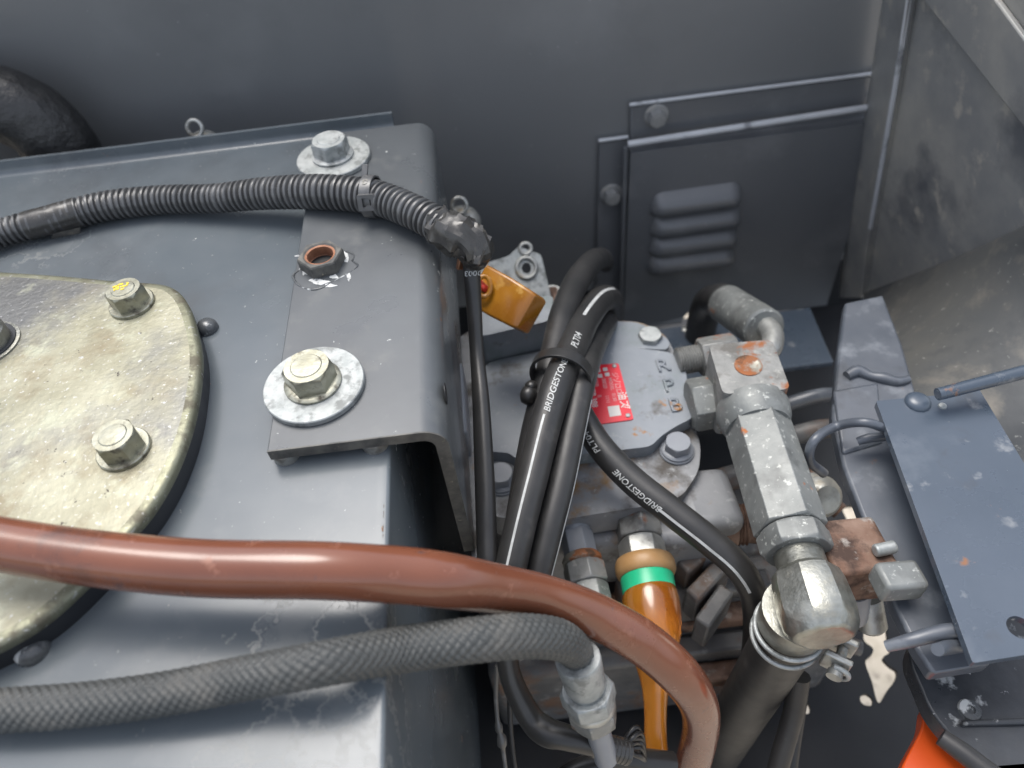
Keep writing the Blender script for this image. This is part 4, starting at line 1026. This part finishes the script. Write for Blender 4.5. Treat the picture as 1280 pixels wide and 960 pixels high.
# slim hoses beside the thick one
wire('slim_hose', 'slim grey hose hanging just right of the thick rubber hose', [(1000, 845, 'z', -150, 13), (992, 890, 'z', -170, 13), (978, 940, 'z', -190, 13), (962, 1000, 'z', -215, 13)], M['black'], 'hose', 'slim hoses by the clamp')
wire('slim_hose', 'slimmest grey hose, outermost of those beside the thick rubber hose', [(1004, 850, 'z', -185, 8), (999, 890, 'z', -200, 8), (992, 935, 'z', -215, 8), (984, 1000, 'z', -235, 8)], M['black'], 'hose', 'slim hoses by the clamp')

# ------------------------------------------------------------------ bent pipe fitting above it
t = Thing('pipe_fitting', 'rusty nut and bent zinc pipe ending in a pale crimp sleeve', 'hydraulic fitting', px(880, 450, z=-110))
q0, q1 = px(846, 452, z=-96), px(876, 447, z=-96); axq = (q1 - q0).normalized(); Lq = (q1 - q0).length
pr = []
for k in range(10): pr += [(7.6, Lq * k / 9.), (8.5, Lq * (k + .5) / 9.)]
t.part('threaded_stub', MB().lathe(pr, q0, axq, 32), M['steelr'], sharp=20)
t.part('hex_nut', MB().hexa(q1, axq, 12.2, -1, mm(q1, 44), .12, turn=math.pi / 6 + .1, both=True), M['steelr'], bev=.4)
pp = hpath([(908, 450, 'z', -96, 12.5), (930, 450, 'z', -96, 12.5), (950, 446, 'z', -95, 13), (963, 436, 'z', -94, 13.5), (966, 420, 'z', -95, 13.5), (958, 408, 'z', -98, 13), (944, 400, 'z', -103, 13)], 1.5)
t.part('bent_pipe', MB().tube(pp, 28), M['zincd'], sharp=80)
v0, v1 = px(956, 412, z=-99), px(908, 380, z=-122); axv = (v1 - v0).normalized(); Lv = (v1 - v0).length; u = mm(v0, 1)
t.part('crimp_sleeve', MB().lathe([(15 * u, 0), (24 * u, 0), (27 * u, 1.2), (27.5 * u, Lv * .28), (26 * u, Lv * .32), (27 * u, Lv * .36), (27 * u, Lv), (22 * u, Lv + .8)], v0, axv, 40), M['steelg'], sharp=35)
hb = resample(spline([tuple(v1 - axv * 2) + (23 * u,), tuple(v1 + axv * 10) + (23 * u,), tuple(v1 + axv * 24 + Vector((0, 8, -22))) + (23 * u,), tuple(v1 + axv * 26 + Vector((0, 10, -90))) + (23 * u,)], 8), 2)[0]
t.part('hose_tail', MB().tube(hb, 28), M['hose'], sharp=80)

# ------------------------------------------------------------------ pump front fittings
g0, g1 = px(714, 640, z=-120), px(742, 765, z=-124); axg = (g1 - g0).normalized(); Lg = (g1 - g0).length; u = mm(g0, 1)
t = Thing('capped_fitting', 'grey painted cap fitting with a rust ring and zinc nut on the pump front', 'hydraulic fitting', g0)
t.part('cap', MB().lathe([(12 * u, -2), (16 * u, 0), (18.5 * u, 3), (19 * u, Lg * .22), (17.6 * u, Lg * .24)], g0, axg, 32), M['greycap'], sharp=50)
t.part('hex_body', MB().hexa(g0, axg, 20.5 * u, Lg * .23, Lg * .47, .08, turn=.2), M['greycap'], bev=.5)
t.part('rust_ring', MB().lathe([(21 * u, Lg * .46), (24 * u, Lg * .49), (24 * u, Lg * .53), (21 * u, Lg * .55)], g0, axg, 32), M['orust'])
t.part('hex_nut', MB().hexa(g0, axg, 26 * u, Lg * .55, Lg * .75, .1, turn=.35, both=True), M['steelr'], bev=.4)
t.part('lower_nut', MB().hexa(g0, axg, 24 * u, Lg * .75, Lg * 1.05, .1, turn=.1, both=True), M['steelg'], bev=.4)

e0_ = px(795, 642, z=-122); e1_ = px(812, 742, z=-126); axe = (e1_ - e0_).normalized(); Le = (e1_ - e0_).length; u = mm(e0_, 1)
t = Thing('sensor_fitting', 'steel port fitting with tan and green rings feeding a long amber sleeve', 'hydraulic fitting', e0_)
t.part('hex_body', MB().hexa(e0_, axe, 29 * u, -4, Le * .34, .1, turn=.45, both=True), M['steelr'], bev=.5)
t.part('hex_nut', MB().hexa(e0_, axe, 28.5 * u, Le * .35, Le * .60, .12, turn=.1, both=True), M['zincd'], bev=.4)
t.part('tan_ring', MB().lathe([(29 * u, Le * .58), (34 * u, Le * .60), (36 * u, Le * .66), (36 * u, Le * .74), (33 * u, Le * .80), (29 * u, Le * .81)], e0_, axe, 44), M['tan'], sharp=70)
t.part('green_ring', MB().lathe([(30.5 * u, Le * .79), (31.5 * u, Le * .82), (31 * u, Le * 1.02)], e0_, axe, 44), M['green'], sharp=60)
am = hpath([(811, 738, 'z', -126, 31), (812, 742, 'z', -126, 34), (814, 756, 'z', -127, 36), (817, 780, 'z', -129, 35.5), (819, 800, 'z', -132, 32), (820, 830, 'z', -138, 25), (820, 860, 'z', -144, 17), (820, 890, 'z', -150, 14), (820, 920, 'z', -156, 14), (821, 941, 'z', -160, 14)], 1.4)
t.part('amber_sleeve', MB().tube(am, 36, rfun=lambda i, a, r: r * (1 + .06 * min(1, max(0, i - 4) / 14) * np.cos(3 * a + i * .04))), M['amber'], sharp=80)
for k, (m_, dx) in enumerate((('redw', -7), ('bluew', -2), ('black', 3))):
    wq = hpath([(820 + dx, 936, 'z', -160, 2.6), (816 + dx * 1.2, 948, 'z', -166, 2.6), (804 + dx, 950, 'z', -172, 2.6), (792, 944 + k * 3, 'z', -176, 2.6)], 1.5)
    t.part('wire', MB().tube(wq, 10), M[m_], sharp=80)

# ------------------------------------------------------------------ amber cap and zinc mount behind the lead
cpos = px(634, 376, d=416)
bxv = (px(664, 392, d=408) - px(604, 358, d=424)).normalized()
_n = Vector((.1, -.95, .75)); bz_ = (_n - bxv * _n.dot(bxv)).normalized(); by_ = bz_.cross(bxv)
t = Thing('terminal_cap', 'shiny amber plastic terminal cap beside the hanging lead', 'terminal cap', cpos)
u = mm(cpos, 1)
rg2 = []
for s_, w_, h_ in ((-42, 24, 17), (-39, 27, 20), (0, 27, 21), (34, 25, 20), (40, 23, 17), (41, 20, 14)):
    pts = roundpoly([(-w_, -h_), (w_, -h_), (w_, h_), (-w_, h_)], 4, 4)
    rg2.append([cpos + bxv * s_ * u + by_ * p[0] * u + bz_ * p[1] * u for p in pts])
cb = t.part('cap_body', MB().loft(rg2), M['ambercap'], bev=1.0, sharp=50)
o_ = px(605, 358, d=408)
t.part('wire_eyelet', MB().tube([tuple(o_ + (RT * math.cos(a) * 9 + UP * math.sin(a) * 14) * u * .9) + (1.4,) for a in np.linspace(0, 2 * math.pi, 24)], 10), M['ambercap'], parent=cb)
t.part('red_wire', MB().tube(hpath([(596, 350, 'd', 414, 5), (603, 358, 'd', 411, 5), (610, 364, 'd', 416, 5)], 1), 12), M['redw'])

YM = 402.
PM0 = px(650, 370, Y=YM); NM = Vector((0, -.62, .785)); E2 = Vector((0, .785, .62))
def Mp(x, y): return px(x, y, plane=(PM0, NM))
def Ym(x, y): q = Mp(x, y) - PM0; return (q.x, q.dot(E2))
t = Thing('zinc_mount', 'pale zinc mounting plate with a small eye standing behind the amber cap', 'bracket', px(650, 400, Y=YM))
hl = Ym(658, 335); u = mm(PM0, 1)
t.part('plate', MB().prism(roundpoly([Ym(590, 334), Ym(636, 320), Ym(648, 308), Ym(676, 318), Ym(684, 350), Ym(697, 408), Ym(600, 424)], 2), 0, 5, holes=[[(hl[0] + 6 * u * math.cos(a), hl[1] + 7 * u * math.sin(a)) for a in np.linspace(0, 6.283, 16, endpoint=False)]], to=lambda x, z, k: tuple(PM0 + Vector((x, 0, 0)) + E2 * z - NM * k)), M['zinc'], bev=1)
t.part('boss_ring', MB().tube([tuple(PM0 + Vector((hl[0] + 12 * u * math.cos(a), 0, 0)) + E2 * (hl[1] + 13 * u * math.sin(a)) + NM * .4) + (3.0 * u,) for a in np.linspace(0, 2 * math.pi, 28)], 10), M['zincd'], sharp=80)
c_ = Mp(657, 311)
t.part('eye', MB().tube([tuple(c_ + Vector((7 * u * math.cos(a), 0, 0)) + E2 * (7 * u * math.sin(a))) + (2.6 * u,) for a in np.linspace(0, 2 * math.pi, 24)], 10), M['zincd'], sharp=80)
p = Mp(648, 404) + NM * 2
t.part('mount_screw', MB().lathe([(6, 0), (6, 4), (4.6, 6), (2, 6.6)], p, (0, -.4, 1), 20), M['zinc'])
p = px(690, 372, Y=YM + 8)
t2 = Thing('rusty_bolt', 'small rusty bolt between the zinc mount and the hose bundle', 'bolt', p)
t2.part('hex_head', MB().hexa(p, (0, -.5, 1), 7, 0, 7, .14), M['rust'], bev=.3)
t2.part('washer', MB().lathe([(10, -2), (10, 0)], p, (0, -.5, 1), 24), M['zincd'])
# thin plate between bracket and pump
t = Thing('pump_stay', 'narrow grimy steel strip standing between the bracket and the pump', 'bracket', px(590, 560, z=-110))
t.part('strip', MB().prism(pl([(562, 440), (592, 420), (600, 560), (608, 720), (596, 740), (575, 560)], -100), -190, -92), M['pumpd'], bev=1.5)
t.part('edge_lip', MB().tube(hpath([(588, 400, 'z', -92, 3), (592, 470, 'z', -92, 3), (597, 580, 'z', -92, 3), (602, 700, 'z', -92, 3)], 3), 10), M['rust'], sharp=80)
t.part('side_tab', MB().box(px(576, 515, z=-84), (4, 26, 14)), M['greycap'], bev=2)

# ------------------------------------------------------------------ fittings on the right, beyond the long adapter
p = px(1034, 625, z=-112); u = mm(p, 1)
t = Thing('hose_end', 'ribbed grey hose end facing up behind the long adapter', 'hose', p)
axr = (Vector((.1, -.55, .5))).normalized()
t.part('ribbed_cap', MB().lathe([(27 * u, -22), (28 * u, -14), (26 * u, -12.6), (28.5 * u, -11), (26.5 * u, -9), (28 * u, -7), (25 * u, -3), (18 * u, 0), (9 * u, .6)], p, axr, 36), M['zincd'], sharp=30)
t.part('pipe_bend', MB().tube(hpath([(1012, 590, 'z', -118, 14), (1004, 600, 'z', -120, 15), (1014, 616, 'z', -122, 16), (1028, 622, 'z', -122, 18)], 2), 20), M['rust'], sharp=80)
p = px(1060, 700, z=-92)
t = Thing('rusty_block', 'brown rusty square valve block right of the forged elbow', 'valve block', p)
t.part('block', MB().box(p, (15, 15, 13), frame((.05, .1, 1))), M['rust'], bev=2)
t.part('hex_neck', MB().hexa(p + Vector((-8, 4, -2)), (-1, .1, 0), 12, 0, 22, .1), M['rust'], bev=.5)
t.part('outlet', MB().lathe([(7, 12), (7, 16), (8, 16), (8, 20), (7, 21)], p + Vector((0, -2, -2)), (1, -.1, 0), 24), M['zincd'])
p2 = px(1122, 726, z=-70)
t.part('end_block', MB().box(p2, (9.5, 6.8, 6), frame((.1, .1, 1))), M['steelg'], bev=2)
t.part('lower_stub', MB().lathe([(9, 0), (9, 22), (6, 24)], p + Vector((2, -8, -12)), (.1, -.2, -1), 24), M['greycap'])
t.part('lower_stub', MB().lathe([(7, 0), (7, 16), (5, 18)], px(1084, 748, z=-122), (.1, -.5, -.6), 24), M['zincd'])
p = px(1106, 686, z=-76)
single('zinc_stud', 'short bright zinc stud beside the rail above the rusty block', 'stud', p, MB().lathe([(2.4, -5), (3, -4.4), (3, 4.4), (2.4, 5)], p, (1, .08, 0), 20), M['zinc'], bev=.4)

# ------------------------------------------------------------------ wiring at the bottom
hn = hpath([(632, 810, 'd', 318, 15), (640, 850, 'd', 320, 15), (662, 895, 'd', 322, 17), (682, 914, 'd', 320, 19), (705, 921, 'd', 318, 17), (735, 928, 'd', 320, 16), (765, 936, 'd', 324, 15), (782, 938, 'd', 328, 14)], 1.5)
t = Thing('wiring_harness', 'black sleeved wiring harness bent sharply under the braided hose fitting', 'cable', hn[0][:3])
t.part('sleeve', MB().tube(hn, 24, rfun=lambda i, a, r: r * (1 + .07 * np.cos(2 * a))), M['black_gloss'], sharp=70)
for k in range(9):
    x = 742 + k * 5
    q = px(x, 930 + k * 1.2, d=321 + k * .6); q2 = px(x + 6, 931.4 + k * 1.2, d=321.6 + k * .6)
    t.part('tape_turn', MB().lathe([(mm(q, 15), -1.2), (mm(q, 16), -.8), (mm(q, 16), .8), (mm(q, 15), 1.2)], q, (q2 - q), 24), M['tape'])
random.seed(5)
for k in range(10):
    a = random.uniform(0, 6.28); r = random.uniform(3, 12)
    wq = hpath([(778, 937, 'd', 328, 3), (788 + random.uniform(-3, 3), 930 + r * math.sin(a), 'd', 328 + 3 * math.cos(a), 3), (798 + random.uniform(-4, 4), 928 + 1.6 * r * math.sin(a), 'd', 330, 3), (806, 946 + 4 * math.sin(a), 'd', 336, 3)], 1.5)
    t.part('wire', MB().tube(wq, 10), M['black_gloss'], sharp=80)
wire('thin_cable', 'thin cable with a small joint hanging in the dark left of the harness', [(621, 832, 'd', 345, 3), (620, 870, 'd', 350, 3), (622, 900, 'd', 352, 3), (623, 905, 'd', 352, 5), (624, 912, 'd', 353, 5), (625, 916, 'd', 353, 3.4), (627, 922, 'd', 353, 6), (628, 932, 'd', 354, 6), (629, 937, 'd', 354, 3), (634, 980, 'd', 356, 3)], M['conduit'], 'cable')
wire('thin_cable', 'thin plain cable hanging in the dark closest to the harness', [(640, 840, 'd', 372, 3.2), (637, 880, 'd', 378, 3.2), (640, 930, 'd', 380, 3.2), (648, 990, 'd', 384, 3)], M['black'], 'cable')
wire('low_pipe', 'dark pipe crossing the bottom edge under the wiring harness', [(690, 985, 'd', 330, 16), (730, 962, 'd', 334, 16), (780, 950, 'd', 345, 15), (840, 955, 'd', 352, 15)], M['black_gloss'], 'pipe')
